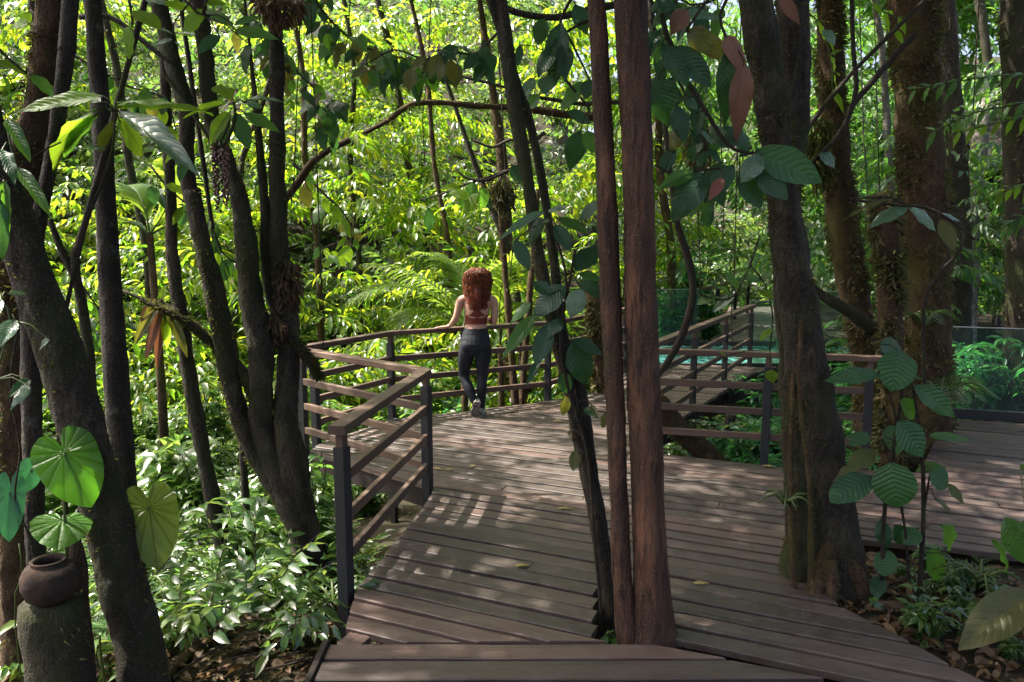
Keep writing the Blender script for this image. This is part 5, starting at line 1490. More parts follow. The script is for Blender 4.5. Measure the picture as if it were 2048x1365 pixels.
for u, v, Yb, k in ((1960, 700, 9.3, 1.05), (1985, 690, 9.6, 1.2), (2040, 720, 9.2, 1.0), (2080, 700, 9.8, 1.2), (1930, 690, 10.2, 1.0)):
    p = P(u, v, Yb)
    put_shrub('rosette', p.x, p.y, k, 'rosette leaved shrub behind the large glass panel', 'rosette shrubs behind the glass', z=max(gz(p.x, p.y), p.z - 0.85 * k))
for u, v, Yb, k in ((1370, 560, 15.2, 1.5), (1340, 590, 15.0, 1.3), (1420, 600, 15.4, 1.2), (1395, 530, 16.2, 1.6)):
    p = P(u, v, Yb)
    put_shrub('cool', p.x, p.y, k, 'cool green drooping shrub at the far end of the pool', 'shrubs at the far end of the pool', z=max(gz(p.x, p.y), p.z - .8 * k))
zone('low', 20, 1.9, 3.6, 3.0, 4.7, 0.25, 0.55, 'small plant on the leaf litter right of the deck', 'small plants on the right soil', rs, lambda x, y: y < 4.85 - (x - 1.9) * 0.33 - 0.25 and x > 2.44 - (y - 2.6) * 0.5 + .12)
zone('big', 8, 4.6, 8.5, 8.6, 12.5, 0.8, 1.3, 'large leaved shrub in the shade behind the right glass panel', 'shrubs in the right shade', rs)
zone('fine', 12, 3.6, 9.0, 8.4, 14.0, 0.8, 1.5, 'fine leaved shrub in the deep shade on the right', 'fine shrubs in the right shade', rs, lambda x, y: not (1.5 < x < 8.3 and 11.3 < y < 14.9) and x > 4.9)


def frond_mesh(path, leaf_len, n, droop, seed):
    rng = np.random.default_rng(seed)
    A = smooth_path([tuple(p) for p in path], 0.03)
    L = len(A)
    T = np.gradient(A, axis=0); T /= np.linalg.norm(T, axis=1)[:, None]
    V, Tr = [], []; off = 0
    for i in range(n):
        t = 0.12 + 0.88 * (i + 0.5) / n
        k = min(L - 1, int(t * (L - 1)))
        side = np.cross(T[k], [0, 0, 1.0]); side /= np.linalg.norm(side) + 1e-9
        for s in (-1, 1):
            ln = leaf_len * (math.sin(math.pi * min(0.98, t * 0.85 + 0.12)) ** 0.6) * rng.uniform(.88, 1.08)
            d = side * s * 0.75 + T[k] * (0.55 + 0.3 * t) + np.array([0, 0, 0.22])
            d /= np.linalg.norm(d)
            wv = np.cross(d, np.cross(T[k], d)); wv /= np.linalg.norm(wv) + 1e-9
            p = A[k].copy(); w = 0.027 * leaf_len / 0.5
            seg = 5; row = []
            for q in range(seg + 1):
                f = q / seg
                ww = w * (0.5 + 1.2 * f) if f < .35 else w * 0.92 * (1 - f) / 0.65 + 0.0008
                row += [p - wv * ww, p + np.array([0, 0, -0.002]), p + wv * ww]
                d2 = d + np.array([0, 0, -droop * f * 1.6]); d2 /= np.linalg.norm(d2)
                p = p + d2 * ln / seg
            V += row
            for q in range(seg):
                for j in range(2):
                    a = off + q * 3 + j
                    Tr += [(a, a + 1, a + 4), (a, a + 4, a + 3)]
            off += len(row)
    me = raw_mesh('frond', np.array(V), np.array(Tr), [M['palm'], M['green_stem']])
    mb = MB(); mb.tube(A, np.linspace(0.013, 0.003, L), 5)
    return me, mb.mesh('rachis', M['green_stem'], True)


def palm(label, Y, base, fronds, leaf_len, droop=0.75):
    b = P(base[0], base[1], Y); g = gz(b.x, b.y)
    root = thing('palm', label, 'palm', (b.x, b.y, g - 0.05))
    obj('trunk', MB().tube([(b.x, b.y, g - 0.1), (b.x + .02, b.y, (g + b.z) / 2), (b.x, b.y, b.z)], [0.06, 0.05, 0.035], 9, 0.05).mesh('trunk', M['bark_moss'], True), root)
    for i, fr in enumerate(fronds):
        pth = [tuple(b)] + [tuple(P(q[0], q[1], Y + (q[2] if len(q) > 2 else 0))) for q in fr]
        f, r = frond_mesh(pth, leaf_len * random.uniform(.9, 1.1), 26, droop * random.uniform(.8, 1.2), 70 + i)
        o = obj('frond', f, root); obj('rachis', r, o, world=False)


palm('feathery palm arching over the far railing left of the woman', 9.9, (925, 665),
     [[(900, 600, 0), (850, 560, -.2), (790, 535, -.4), (730, 528, -.6)], [(896, 615, -.1), (840, 582, -.4), (770, 574, -.7), (700, 604, -.9)], [(900, 640, -.2), (860, 622, -.4), (815, 632, -.6), (780, 675, -.7)],
      [(935, 600, .3), (920, 550, .5), (880, 515, .6), (840, 505, .8)], [(940, 620, .3), (960, 560, .5), (1000, 530, .6), (1040, 530, .7)]], 0.52)
palm('upright feathery palm right of the woman behind the railing', 10.6, (1000, 690),
     [[(1000, 600, 0), (1012, 540, -.1), (1040, 505, -.2), (1085, 500, -.3)], [(1005, 610, .1), (1020, 570, 0), (1050, 560, -.1), (1080, 585, -.2)], [(990, 600, .2), (985, 540, .2), (995, 490, .2), (1015, 460, .2)], [(1010, 640, 0), (1040, 610, -.1), (1066, 620, -.2), (1075, 660, -.3)]], 0.45)
palm('bright low palm in the thicket behind the ringed trunk', 8.2, (300, 470),
     [[(330, 420, 0), (350, 370, -.1), (330, 320, -.2)], [(290, 420, 0), (270, 380, .1), (230, 370, .2)], [(340, 450, .1), (390, 430, .1), (420, 450, 0)], [(270, 450, 0), (240, 450, 0), (215, 480, -.1)]], 0.42)


def fern(label, u, v, Y, s, n=9, group=None):
    b = P(u, v, Y)
    root = thing('fern', label, 'fern', b, group)
    for i in range(n):
        a = i * 2.4 + random.uniform(-.3, .3); L = s * random.uniform(.7, 1.1)
        pth = [tuple(b), tuple(b + Vector((math.cos(a) * L * .45, math.sin(a) * L * .45, L * .38))), tuple(b + Vector((math.cos(a) * L, math.sin(a) * L, L * .1)))]
        f, r = frond_mesh(pth, L * 0.28, 16, 0.35, i + 300)
        f.materials[0] = M['leaf_shrub']
        o = obj('frond', f, root); obj('rachis', r, o, world=False)


for lab, u, v, Yb, s in (('small fern on the dark soil at the right edge', 1960, 1165, 3.9, .22), ('bright fern at the left foot of the leaning tree', 1572, 1010, 4.05, .17), ('fern in front of the massive mossy trunk', 1880, 800, 7.0, .5), ('fern beside the big glass panel base', 1912, 800, 7.9, .4), ('dim fern between the thin leaning trunk and the forked tree', 470, 1190, 4.8, .5), ('fern at the foot of the near dark post', 668, 1215, 4.3, .35), ('fern at the foot of the ringed trunk', 290, 1180, 4.2, .4), ('pale fern hanging on the massive mossy trunk', 1845, 650, 7.1, .35)):
    fern(lab, u, v, Yb, s)


# ---- thickets that read as one mass
def clumps(n, xr, yr, hz, rad, per, seed, xfan=None):
    """positions and directions of sprays on the shells of n leaf clumps"""
    rng = np.random.default_rng(seed)
    y = rng.uniform(yr[0], yr[1], n)
    x = rng.uniform(xr[0], xr[1], n) * (y if xfan else 1.0)
    g = ground_z(x, y)
    z = g + hz(rng, n, y)
    r = rng.uniform(rad[0], rad[1], n)
    k = np.repeat(np.arange(n), per)
    d = rng.normal(0, 1, (len(k), 3)); d /= np.linalg.norm(d, axis=1)[:, None]
    d[:, 2] = d[:, 2] * 0.8 + 0.15
    rr = rng.uniform(0.35, 1.0, len(k)) ** 0.6
    pos = np.stack([x[k], y[k], z[k]], 1) + d * (rr * r[k])[:, None] * np.array([1.15, 1.0, 0.7])
    pos[:, 2] = np.maximum(pos[:, 2], ground_z(pos[:, 0], pos[:, 1]) + 0.1)
    dirs = d * 0.8 + rng.normal(0, 0.45, d.shape); dirs[:, 2] = np.abs(dirs[:, 2]) * 0.3 - 0.1
    return pos, dirs, rng.uniform(0.7, 1.35, len(k))


def thicket(name, label, mesh):
    o = obj(name, mesh); tag(o, label, kind='stuff'); return o


hgt = lambda lo, hi: (lambda rng, n, y: rng.uniform(lo, hi, n) * (0.45 + 0.035 * y))
p1, d1, s1 = clumps(135, (-0.80, 0.20), (11.3, 17.5), lambda rng, n, y: rng.uniform(0.05, 1.0, n) * np.clip((y - 10.6) * 1.35, 0.8, 8.0), (0.45, 1.1), 36, 31, True)
keep = ~((p1[:, 0] > 1.0) & (p1[:, 1] < 15) & (p1[:, 2] < 2.2))
p1, d1, s1 = p1[keep], d1[keep], s1[keep]
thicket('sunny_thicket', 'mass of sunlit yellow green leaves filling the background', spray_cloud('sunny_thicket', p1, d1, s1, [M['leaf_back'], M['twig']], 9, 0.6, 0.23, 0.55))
p2, d2, s2 = clumps(120, (-0.85, 0.35), (17.0, 27.0), hgt(0.2, 7.0), (0.7, 1.7), 40, 32, True)
thicket('hazy_thicket', 'hazy pale green foliage deep behind the sunlit thicket', spray_cloud('far_thicket', p2, d2, s2 * 1.2, [M['leaf_cover'], M['twig']], 9, 0.7, 0.25, 0.55, tmpl=tiny_leaf(0.12, 0.4)))
p3, d3, s3 = clumps(130, (0.18, 0.85), (11.5, 27.0), hgt(0.5, 8.0), (0.5, 1.4), 40, 33, True)
keep = ~(((p3[:, 1] < 23) & (p3[:, 0] < 0.47 * p3[:, 1]) & (p3[:, 0] > 1.2) & (p3[:, 2] < 1.6)) | ((p3[:, 1] < 12) & (p3[:, 2] < 0.5)))
p3, d3, s3 = p3[keep], d3[keep], s3[keep]
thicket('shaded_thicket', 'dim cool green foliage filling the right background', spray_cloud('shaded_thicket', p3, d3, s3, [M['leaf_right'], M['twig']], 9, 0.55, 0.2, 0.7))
p5, d5, s5 = clumps(75, (0.36, 0.80), (19.0, 29.0), hgt(1.5, 9.5), (0.9, 1.9), 44, 35, True)
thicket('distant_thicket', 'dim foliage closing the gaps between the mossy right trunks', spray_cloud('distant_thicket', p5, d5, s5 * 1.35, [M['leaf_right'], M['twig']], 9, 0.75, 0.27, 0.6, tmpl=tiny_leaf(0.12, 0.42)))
p4, d4, s4 = clumps(22, (-0.85, -0.52), (9.0, 13.0), hgt(0.4, 3.2), (0.3, 0.75), 22, 34, True)
thicket('loose_thicket', 'looser bright leaves hanging among the left trunks', spray_cloud('left_thicket', p4, d4, s4, [M['leaf_back'], M['twig']], 8, 0.5, 0.17, 0.6))


def ground_cover():
    rng = np.random.default_rng(40)
    n = 5200
    y = rng.uniform(3.6, 15, n); x = rng.uniform(-0.75, -0.02, n) * y
    ok = (x < -1.1 - np.clip(y - 5.6, 0, 2.2) * 0.62) | ((y > 9.2 + (x + 1) * .6) & (x > -3.4)) | (y > 10)
    ok &= ~((y < 5.0) & (rng.uniform(0, 1, n) < 0.5))
    x, y = x[ok], y[ok]; n = len(x)
    pos = np.stack([x, y, ground_z(x, y) + rng.uniform(0, 0.30, n)], 1)
    d = rng.normal(0, 1, (n, 3)); d[:, 2] = rng.uniform(0.2, 1.4, n)
    return spray_cloud('ground_cover', pos, d, rng.uniform(.7, 1.4, n), [M['leaf_cover'], M['twig']], 8, 0.34, 0.12, 0.5, tmpl=small_leaf(0.12, 0.2, 0.42))


def hill_cover():
    rng = np.random.default_rng(44)
    n = 5200
    y = 13 + 27 * rng.uniform(0, 1, n) ** 1.3; x = rng.uniform(-0.95, 0.95, n) * y
    ok = ~((x > 1.0) & (x < 11.5) & (y < 23)); x, y = x[ok], y[ok]; n = len(x)
    pos = np.stack([x, y, ground_z(x, y) + rng.uniform(0, 0.5, n)], 1)
    d = rng.normal(0, 1, (n, 3)); d[:, 2] = rng.uniform(0.1, 1.0, n)
    return spray_cloud('hill_cover', pos, d, rng.uniform(1.0, 2.2, n), [M['leaf_cover'], M['twig']], 9, 0.6, 0.26, 0.5, tmpl=tiny_leaf(0.1, 0.45), twigs=False)


thicket('hill_cover', 'leafy undergrowth covering the hillside in the distance', hill_cover())
thicket('ground_cover', 'glossy knee high leaves covering the slope left of the deck', ground_cover())


def right_cover():
    rng = np.random.default_rng(41)
    n = 2600
    y = rng.uniform(6.6, 11.4, n); x = rng.uniform(1.5, 9, n)
    ok = (x > 1.5 + (y - 6.6) * 0.58 + .1) & ((x > 4.9) & (y > 8.5) | (x < 2.2 + (y - 6.2) * 1.25) | (y > 8.6)) & (y > 6.9 - (x - 1.4) * .45)
    x, y = x[ok], y[ok]; n = len(x)
    pos = np.stack([x, y, ground_z(x, y) + rng.uniform(0, 0.2, n)], 1)
    d = rng.normal(0, 1, (n, 3)); d[:, 2] = rng.uniform(0.2, 1.2, n)
    return spray_cloud('right_cover', pos, d, rng.uniform(.7, 1.3, n), [M['leaf_teal'], M['twig']], 7, 0.32, 0.13, 0.5)


thicket('shade_cover', 'low dim leaves on the ground among the right railings', right_cover())


def shade_canopy():
    """the closed crown layer above the picture that lets only flecks of sun through"""
    rng = np.random.default_rng(50)
    n = 14000
    z = rng.uniform(6.8, 9.5, n)
    fx = rng.uniform(-7.5, 10, n); fy = rng.uniform(-3, 14, n)               # where its shadow lands
    nz = np.sin(fx * 2.1 + 1.3 * np.sin(fy * 1.7)) + np.sin(fy * 2.6 + 1.1 * np.sin(fx * 1.9 + 2)) + 0.7 * np.sin(fx * 5.1 + fy * 3.7)
    deckf = sstep(-1.3, -0.6, fx + 0.1 * (fy - 6))                              # 0 over the left slope, 1 over the deck
    back = sstep(8.3, 9.2, fy - 0.5 * np.clip(fx, 0, 3)) * (1 - sstep(2.5, 4.0, fx))
    near = 1 - sstep(4.4, 5.4, fy)
    cover = deckf * (0.46 + 0.65 * near + 0.2 * sstep(1.2, 2.2, fx)) * (1 - back)
    cover = cover * (1 - 0.75 * (1 - sstep(2.5, 3.0, fy)) * (1 - sstep(0.0, 0.5, fx)))
    cover = np.maximum(cover, 0.34 * sstep(2.5, 3.5, fx) * (1 - 0.55 * sstep(4.5, 6.0, fx)))
    for cx, cy_, cr in ((-0.05, 7.75, 0.55), (0.15, 5.75, 0.55), (0.45, 6.5, 0.5), (-0.35, 6.9, 0.4), (0.9, 5.2, 0.3), (3.8, 5.5, 0.7), (1.25, 6.0, 0.35), (1.9, 5.9, 0.25), (0.9, 9.4, 0.8), (6.2, 8.8, 0.9), (-0.45, 8.1, 0.5)):  # gaps placed where sun should reach the deck, woman and glass shrubs
        cover = cover - 0.85 * np.exp(-((fx - cx) ** 2 + (fy - cy_) ** 2) / cr ** 2)
    ok = rng.uniform(0, 1, n) < np.clip(cover - 0.20 * nz * (1 - near * 0.8), 0.03, 1)
    z, fx, fy = z[ok], fx[ok], fy[ok]
    pos = np.stack([fx + SUN.x / SUN.z * z, fy + SUN.y / SUN.z * z, z], 1)
    low = pos[:, 2] < EYE + 0.36 * np.clip(pos[:, 1], 0, None) + 0.5
    pos = pos[~low]
    d = rng.normal(0, 1, (len(pos), 3)); d[:, 2] *= 0.25
    return spray_cloud('canopy', pos, d, rng.uniform(.8, 1.5, len(pos)), [M['leaf_canopy'], M['twig']], 9, 0.7, 0.24, 0.35, tmpl=tiny_leaf(0.08, 0.45))


thicket('canopy', 'leaf canopy closing over the boardwalk', shade_canopy())


def litter():
    rng = np.random.default_rng(60)
    n = 2600
    x = rng.uniform(1.6, 4.2, n); y = rng.uniform(2.4, 4.85, n)
    ok = (y < 4.85 - (x - 1.9) * 0.33 - 0.1) & (x > 2.44 - (y - 2.6) * 0.5)
    x2 = rng.uniform(-3.2, -0.95, 1500); y2 = rng.uniform(2.6, 5.5, 1500)
    x = np.concatenate([x[ok], x2]); y = np.concatenate([y[ok], y2]); n = len(x)
    pos = np.stack([x, y, ground_z(x, y) + rng.uniform(0.015, 0.045, n)], 1)
    d = rng.normal(0, 1, (n, 3)); d[:, 2] *= 0.25
    up = rng.normal(0, 0.45, (n, 3)); up[:, 2] = 1
    Mx = rot_from(d, up) * (rng.uniform(0.04, 0.13, n))[:, None, None]
    V, T = cloud_arrays(*small_leaf(0.2, 0.1, 0.45), Mx, pos)
    return raw_mesh('leaf_litter', V, T, [M['litter']])


thicket('leaf_litter', 'brown dead leaves lying on the soil beside the deck', litter())


def twigs():
    rng = random.Random(61)
    for k in range(26):
        left = k % 2 == 0
        u, v = (rng.uniform(330, 670), rng.uniform(1215, 1350)) if left else (rng.uniform(1740, 2040), rng.uniform(1140, 1340))
        b = G(u, v, -0.24 if left else -0.05)
        a = rng.uniform(0, 6.28) if not left else rng.uniform(0.2, 0.9)
        L = rng.uniform(.2, .55) if not left else rng.uniform(.4, .95)
        pts = []
        for i in range(6):
            t = i / 5 - 0.5
            x, y = b.x + math.cos(a) * L * t + rng.gauss(0, .012), b.y + math.sin(a) * L * t + rng.gauss(0, .012)
            pts.append((x, y, gz(x, y) + 0.035 + (0.05 * math.sin(t * 3 + k) if left else 0.01)))
        o = obj('fallen_twig' if not left else 'surface_root', MB().tube(smooth_path(pts, .04), np.linspace(.004, .0022, len(smooth_path(pts, .04))) * (1.8 if left else 1), 5, 0.1, k).mesh('twig', M['twig'], True))
        tag(o, 'wiry root straggling over the bank at the bottom left' if left else 'thin fallen twig on the soil right of the deck', 'root' if left else 'twig', 'roots on the left bank' if left else 'twigs on the right soil')


twigs()


# fallen leaves on the planks
for lab, u, v, a, L, w in (('yellow fallen leaf on the deck right of the twin trunk', 1403, 1165, 0.1, .10, .035), ('pale fallen leaf on the deck left of the slender twin tree', 1133, 1016, 0.0, .13, .035), ('curled tan leaf on the near left planks', 1045, 1130, 0.3, .09, .05), ('orange leaf lying near the middle of the deck', 1120, 842, 0.05, .16, .04), ('small dry leaf near the far left railing', 1023, 823, 0.4, .10, .05), ('tan leaf beside the middle railing post', 877, 937, -.5, .11, .05), ('second tan leaf just right of the middle railing post', 900, 938, .4, .11, .03), ('little yellow leaf on the planks right of the middle post', 946, 931, 1.2, .07, .04), ('dry leaf at the deck edge under the right railing', 1540, 932, -.3, .14, .05), ('white petal scrap on the boards at the right', 1985, 868, .2, .07, .03)):
    c = G(u, v, 0.012)
    d = Vector((math.cos(a), math.sin(a), 0.04)) * L / 2
    o = put_leaf(None, c - d, c + d, w, 'lance', 'fallen', face=0.0, var=0, name='fallen_leaf')
    tag(o, lab, 'fallen leaf', 'fallen leaves on the deck')


# clay pot on a rotten stump
def pot():
    c = P(100, 1160, 2.72)
    mat = plain_mat('weathered_clay', (0.085, 0.045, 0.03), 0.9, 0.25, 16, 0.75, 0.9, (0.022, 0.018, 0.014))
    prof = [(0.0, -0.085), (0.055, -0.085), (0.085, -0.06), (0.10, -0.015), (0.098, 0.025), (0.082, 0.055), (0.062, 0.066), (0.058, 0.072), (0.063, 0.080), (0.058, 0.084), (0.050, 0.078), (0.046, 0.066), (0.062, 0.045), (0.080, 0.0), (0.06, -0.06), (0.0, -0.07)]
    n = 28; V = []; F = []
    for r, z in prof:
        for k in range(n): V.append((c.x + max(r, .0005) * math.cos(6.2832 * k / n), c.y + max(r, .0005) * math.sin(6.2832 * k / n), c.z + z))
    for i in range(len(prof) - 1):
        for k in range(n): F.append((i * n + k, i * n + (k + 1) % n, (i + 1) * n + (k + 1) % n, (i + 1) * n + k))
    o = obj('clay_pot', py_mesh('clay_pot', V, F, mat))
    tag(o, 'round weathered clay pot with a small mouth on a rotten stump', 'pot')
    tp = [(c.x, c.y, c.z - 0.088, 0.10), (c.x + .0, c.y, c.z - 0.2, 0.105), (c.x + .01, c.y, c.z - 0.4, 0.11), (c.x + .01, c.y, gz(c.x, c.y) - 0.15, 0.15)]
    sp = smooth_path(tp, .05)
    Vt, Ft = tube_geo(sp[:, :3], sp[:, 3], 16, 0.14, 2.0)
    root = thing('rotten_stump', 'dark rotten stump under the clay pot', 'tree stump', (c.x, c.y, gz(c.x, c.y)))
    obj('trunk', py_mesh('stump', Vt, Ft, M['bark_dark']), root)
    s2 = smooth_path([tuple(P(150, 1075, 2.85)) + (.018,), tuple(P(155, 1130, 2.85)) + (.03,), tuple(P(160, 1230, 2.85)) + (.036,), tuple(P(165, 1380, 2.85)) + (.045,)], .05)
    Vt, Ft = tube_geo(s2[:, :3], s2[:, 3], 10, 0.25, 1.0)
    obj('snag', py_mesh('snag', Vt, Ft, M['bark_red']), root)
    m = obj('moss', moss_cloud(np.vstack([sp]), 700, .03, M['epiphyte']), root); m['kind'] = 'stuff'


pot()

# ================================================================== the woman at the railing
def build_person():
    foot = G(952, 833)
    ox, oy = foot.x, foot.y
    base = Vector((ox, oy, 0.0))
    mb = MB()

    def loft(rings, sides=20):
        """rings: (x, y, z, rx, ry) horizontal ellipses"""
        V, F = [], []
        n = len(rings)
        for (x, y, z, rx, ry) in rings:
            for k in range(sides):
                a = 6.28318 * k / sides
                V.append((x + rx * math.cos(a), y + ry * math.sin(a), z))
        for i in range(n - 1):
            for k in range(sides):
                F.append((i * sides + k, i * sides + (k + 1) % sides, (i + 1) * sides + (k + 1) % sides, (i + 1) * sides + k))
        F.append(tuple(range(sides - 1, -1, -1))); F.append(tuple((n - 1) * sides + k for k in range(sides)))
        mb.add(V, F)

    def limb(pts, sides=14):
        sp = smooth_path(pts, 0.015)
        mb.tube(sp[:, :3], sp[:, 3], sides)

    def ball(c, r):
        bm = bmesh.new(); bmesh.ops.create_uvsphere(bm, u_segments=20, v_segments=14, radius=1)
        mb.add([(c[0] + v.co.x * r[0], c[1] + v.co.y * r[1], c[2] + v.co.z * r[2]) for v in bm.verts], [[v.index for v in f.verts] for f in bm.faces]); bm.free()

    # trunk
    R_ = [(0.0, 0.0, 0.70, .12, .10), (0.0, -.005, 0.76, .155, .12), (0.0, -.012, 0.82, .163, .125), (0.0, -.008, 0.88, .155, .115), (0.0, 0.0, 0.94, .138, .10), (0.003, .006, 1.0, .122, .088), (0.006, .008, 1.06, .119, .084),
          (0.012, .004, 1.12, .126, .090), (0.018, 0.0, 1.18, .136, .096), (0.022, -.002, 1.24, .146, .094), (0.024, -.004, 1.29, .148, .082), (0.024, -.002, 1.335, .118, .064), (0.024, 0.0, 1.365, .07, .054), (0.025, .006, 1.40, .05, .05)]
    loft(R_)
    ball((-0.062, -.055, .80), (.092, .07, .09)); ball((0.066, -.055, .80), (.092, .07, .09))       # seat
    ball((-0.05, .085, 1.2), (.062, .05, .06)); ball((0.09, .085, 1.2), (.062, .05, .06))            # bust
    limb([(.025, .004, 1.37, .052), (.026, .012, 1.42, .047), (.026, .02, 1.47, .048)])              # neck
    # head with face, looking away into the trees
    ball((.026, .022, 1.55), (.070, .088, .092)); ball((.026, .05, 1.50), (.05, .055, .05))
    ball((.026, .112, 1.535), (.011, .016, .018))                                                     # nose
    ball((.026, .100, 1.500), (.022, .010, .008)); ball((-.044, .02, 1.54), (.010, .02, .03)); ball((.096, .02, 1.54), (.010, .02, .03))   # lips, ears
    # legs: hers on the right carries the weight, the left crosses behind with the heel up
    limb([(.078, -.01, .80, .092), (.082, -.012, .70, .088), (.078, .0, .58, .073), (.074, .012, .48, .056), (.070, .0, .40, .053), (.066, -.012, .31, .054), (.062, .01, .20, .042), (.060, .035, .10, .034), (.06, .04, .06, .034)])
    limb([(-.078, -.01, .80, .092), (-.10, -.002, .70, .088), (-.122, .02, .58, .074), (-.132, .04, .47, .057), (-.115, .02, .40, .053), (-.075, -.02, .32, .054), (-.035, -.05, .23, .042), (-.005, -.065, .17, .034), (.0, -.06, .13, .033)])
    # left arm to the rail
    limb([(-.105, -.002, 1.315, .045), (-.148, .0, 1.295, .05), (-.172, .004, 1.25, .045), (-.192, .01, 1.18, .040), (-.212, .02, 1.11, .035), (-.232, .05, 1.07, .037), (-.262, .10, 1.03, .032), (-.292, .15, 1.000, .024), (-.312, .175, .995, .022)])
    # right arm folded in front
    limb([(.15, -.002, 1.315, .045), (.19, 0, 1.295, .05), (.208, .002, 1.24, .046), (.213, 0, 1.17, .041), (.212, .0, 1.10, .036), (.205, .015, 1.06, .036), (.185, .075, 1.055, .036), (.15, .15, 1.065, .030), (.12, .205, 1.075, .024), (.105, .225, 1.078, .023)])
    # hands: palm, four fingers of unequal length, thumb
    rt = RAIL_TOP + 0.004

    def hand(w, d, up, side, curl, flat):
        """w wrist, d pointing direction, side = thumb side"""
        w, d, up, side = Vector(w), Vector(d).normalized(), Vector(up).normalized(), Vector(side).normalized()
        pc = w + d * 0.045
        for k in (-1.5, -.5, .5, 1.5): limb([tuple(w - d * .01 + side * k * .006) + (.015,), tuple(pc + side * k * .017) + (.0125,), tuple(w + d * .085 + side * k * .0195) + (.0105,)], 8)
        for k, L in ((1.5, .066), (.5, .076), (-.5, .07), (-1.5, .054)):
            b = w + d * .082 + side * k * .0205
            pts = [tuple(b) + (.0098,)]
            dd = d.copy()
            p = b
            for s in range(3):
                dd = (dd - up * curl + side * k * 0.06).normalized(); p = p + dd * L / 3
                pts.append(tuple(p) + (.0092 - .0011 * s,))
            limb(pts, 8)
        t0 = w + d * .022 + side * .026
        limb([tuple(t0) + (.0115,), tuple(t0 + (d * .6 + side * .8).normalized() * .032) + (.0105,), tuple(t0 + (d * .6 + side * .8).normalized() * .032 + (d * .9 + side * .4 - up * curl).normalized() * .03) + (.009,)], 8)

    rd = Vector((-0.88, -0.47, 0)).normalized()                                     # along the rail, towards the left
    hw = Vector((-.312, .178, rt + .017))
    hand(hw, (rd.x, rd.y + .25, -.03), (0, 0, 1), (0.35, 0.93, 0), .06, True)
    hand((.105, .228, 1.078), (-.75, .6, .1), (.3, .3, .9), (.1, .3, .95), .5, False)
    V = [(x + ox, y + oy, z) for x, y, z in mb.V]
    me0 = bpy.data.meshes.new('body_raw'); me0.from_pydata(V, [], mb.F); me0.update()
    tmp = link(bpy.data.objects.new('body_raw', me0))
    md = tmp.modifiers.new('r', 'REMESH'); md.mode = 'VOXEL'; md.voxel_size = 0.0055
    sm = tmp.modifiers.new('s', 'SMOOTH'); sm.factor = 0.5; sm.iterations = 5
    dg = bpy.context.evaluated_depsgraph_get()
    ev = tmp.evaluated_get(dg).to_mesh()
    n = len(ev.vertices)
    co = np.zeros(n * 3); ev.vertices.foreach_get('co', co); co = co.reshape(-1, 3)
    no = np.zeros(n * 3); ev.vertices.foreach_get('normal', no); no = no.reshape(-1, 3)
    faces = [tuple(p.vertices) for p in ev.polygons]
    tmp.evaluated_get(dg).to_mesh_clear()
    bpy.data.objects.remove(tmp)

    def skin_mat():
        m, nt, out = new_mat('skin')
        tc = nt.nodes.new('ShaderNodeTexCoord')
        ns = noise(nt, tc.outputs['Object'], 14, 4)
        pr = N(nt, 'ShaderNodeBsdfPrincipled', Roughness=0.5)
        nt.links.new(mixc(nt, (0.60, 0.36, 0.26), (0.52, 0.28, 0.19), ns), pr.inputs['Base Color'])
        pr.inputs['Subsurface Weight'].default_value = 0.15; pr.inputs['Subsurface Radius'].default_value = (0.01, 0.004, 0.002)
        nt.links.new(pr.outputs[0], out.inputs[0]); return m
    skin = skin_mat()
    navy = plain_mat('dark_leggings', (0.013, 0.016, 0.023), 0.7, 0.35, 60, 0.3, 0.12)
    rust = plain_mat('rust_red_top', (0.20, 0.045, 0.030), 0.7, 0.3, 25, 0.45, 0.15, (0.11, 0.022, 0.018))
    shoe = plain_mat('pale_shoe', (0.36, 0.33, 0.29), 0.75, 0.3, 40, 0.3, 0.2)
    sole = plain_mat('shoe_sole', (0.22, 0.21, 0.19), 0.8, 0.3, 50, 0.4, 0.4)

    root = thing('person', 'red haired woman in rust sports top and dark leggings leaning on the far railing', 'person', base)
    loc = co - np.array([ox, oy, 0])
    body = obj('body', py_mesh('body', co, faces, skin), root)

    fa = np.array([f if len(f) == 4 else f + (f[-1],) for f in faces])
    fc = loc[fa].mean(1)

    def shell(name, sel, off, mat):
        fs = fa[sel]
        used = np.unique(fs); remap = -np.ones(n, int); remap[used] = np.arange(len(used))
        V1 = co[used] + no[used] * off
        F1 = [tuple(dict.fromkeys(remap[f])) for f in fs]
        me = py_mesh(name, V1, F1, mat)
        o = obj(name, me, root)
        return o
    x, y, z = fc[:, 0], fc[:, 1], fc[:, 2]
    arm = (x < -.165 + .0 * z) & (z < 1.2) | (x > .185) & (z < 1.2)
    hands = (y > .14) & (z > .9)
    leg = (z < 0.985) & ~hands & ~((x < -.18) & (z > .9)) & (z > .07)
    shell('leggings', leg, 0.004, navy)
    wb = (z < 0.99) & (z > 0.93) & ~hands & ~((x < -.18) & (z > .9))
    shell('waistband', wb, 0.0065, navy)
    # racer-back top: band round the ribs, narrow strap up the spine, straps over the shoulders
    tor = ~arm & ~hands & (np.abs(x - .02) < .17)
    xs = np.abs(x - .022)
    band = tor & (z > 1.035) & (z < 1.135 + 0.02 * (y > 0))
    back = tor & (y < 0.01) & (z >= 1.13) & (z < 1.345) & (xs < 0.028 + 0.075 * np.clip((1.20 - z) / 0.07, 0, 1) ** 1.5 + 0.075 * np.clip((z - 1.25) / 0.09, 0, 1) ** 1.6) & (xs > 0.055 * np.clip((z - 1.27) / .07, 0, 1))
    front = tor & (y >= 0.01) & (z >= 1.13) & (z < 1.25)
    strap = tor & (z >= 1.25) & (z < 1.37) & (y > -.03) & (xs > .05) & (xs < .085)
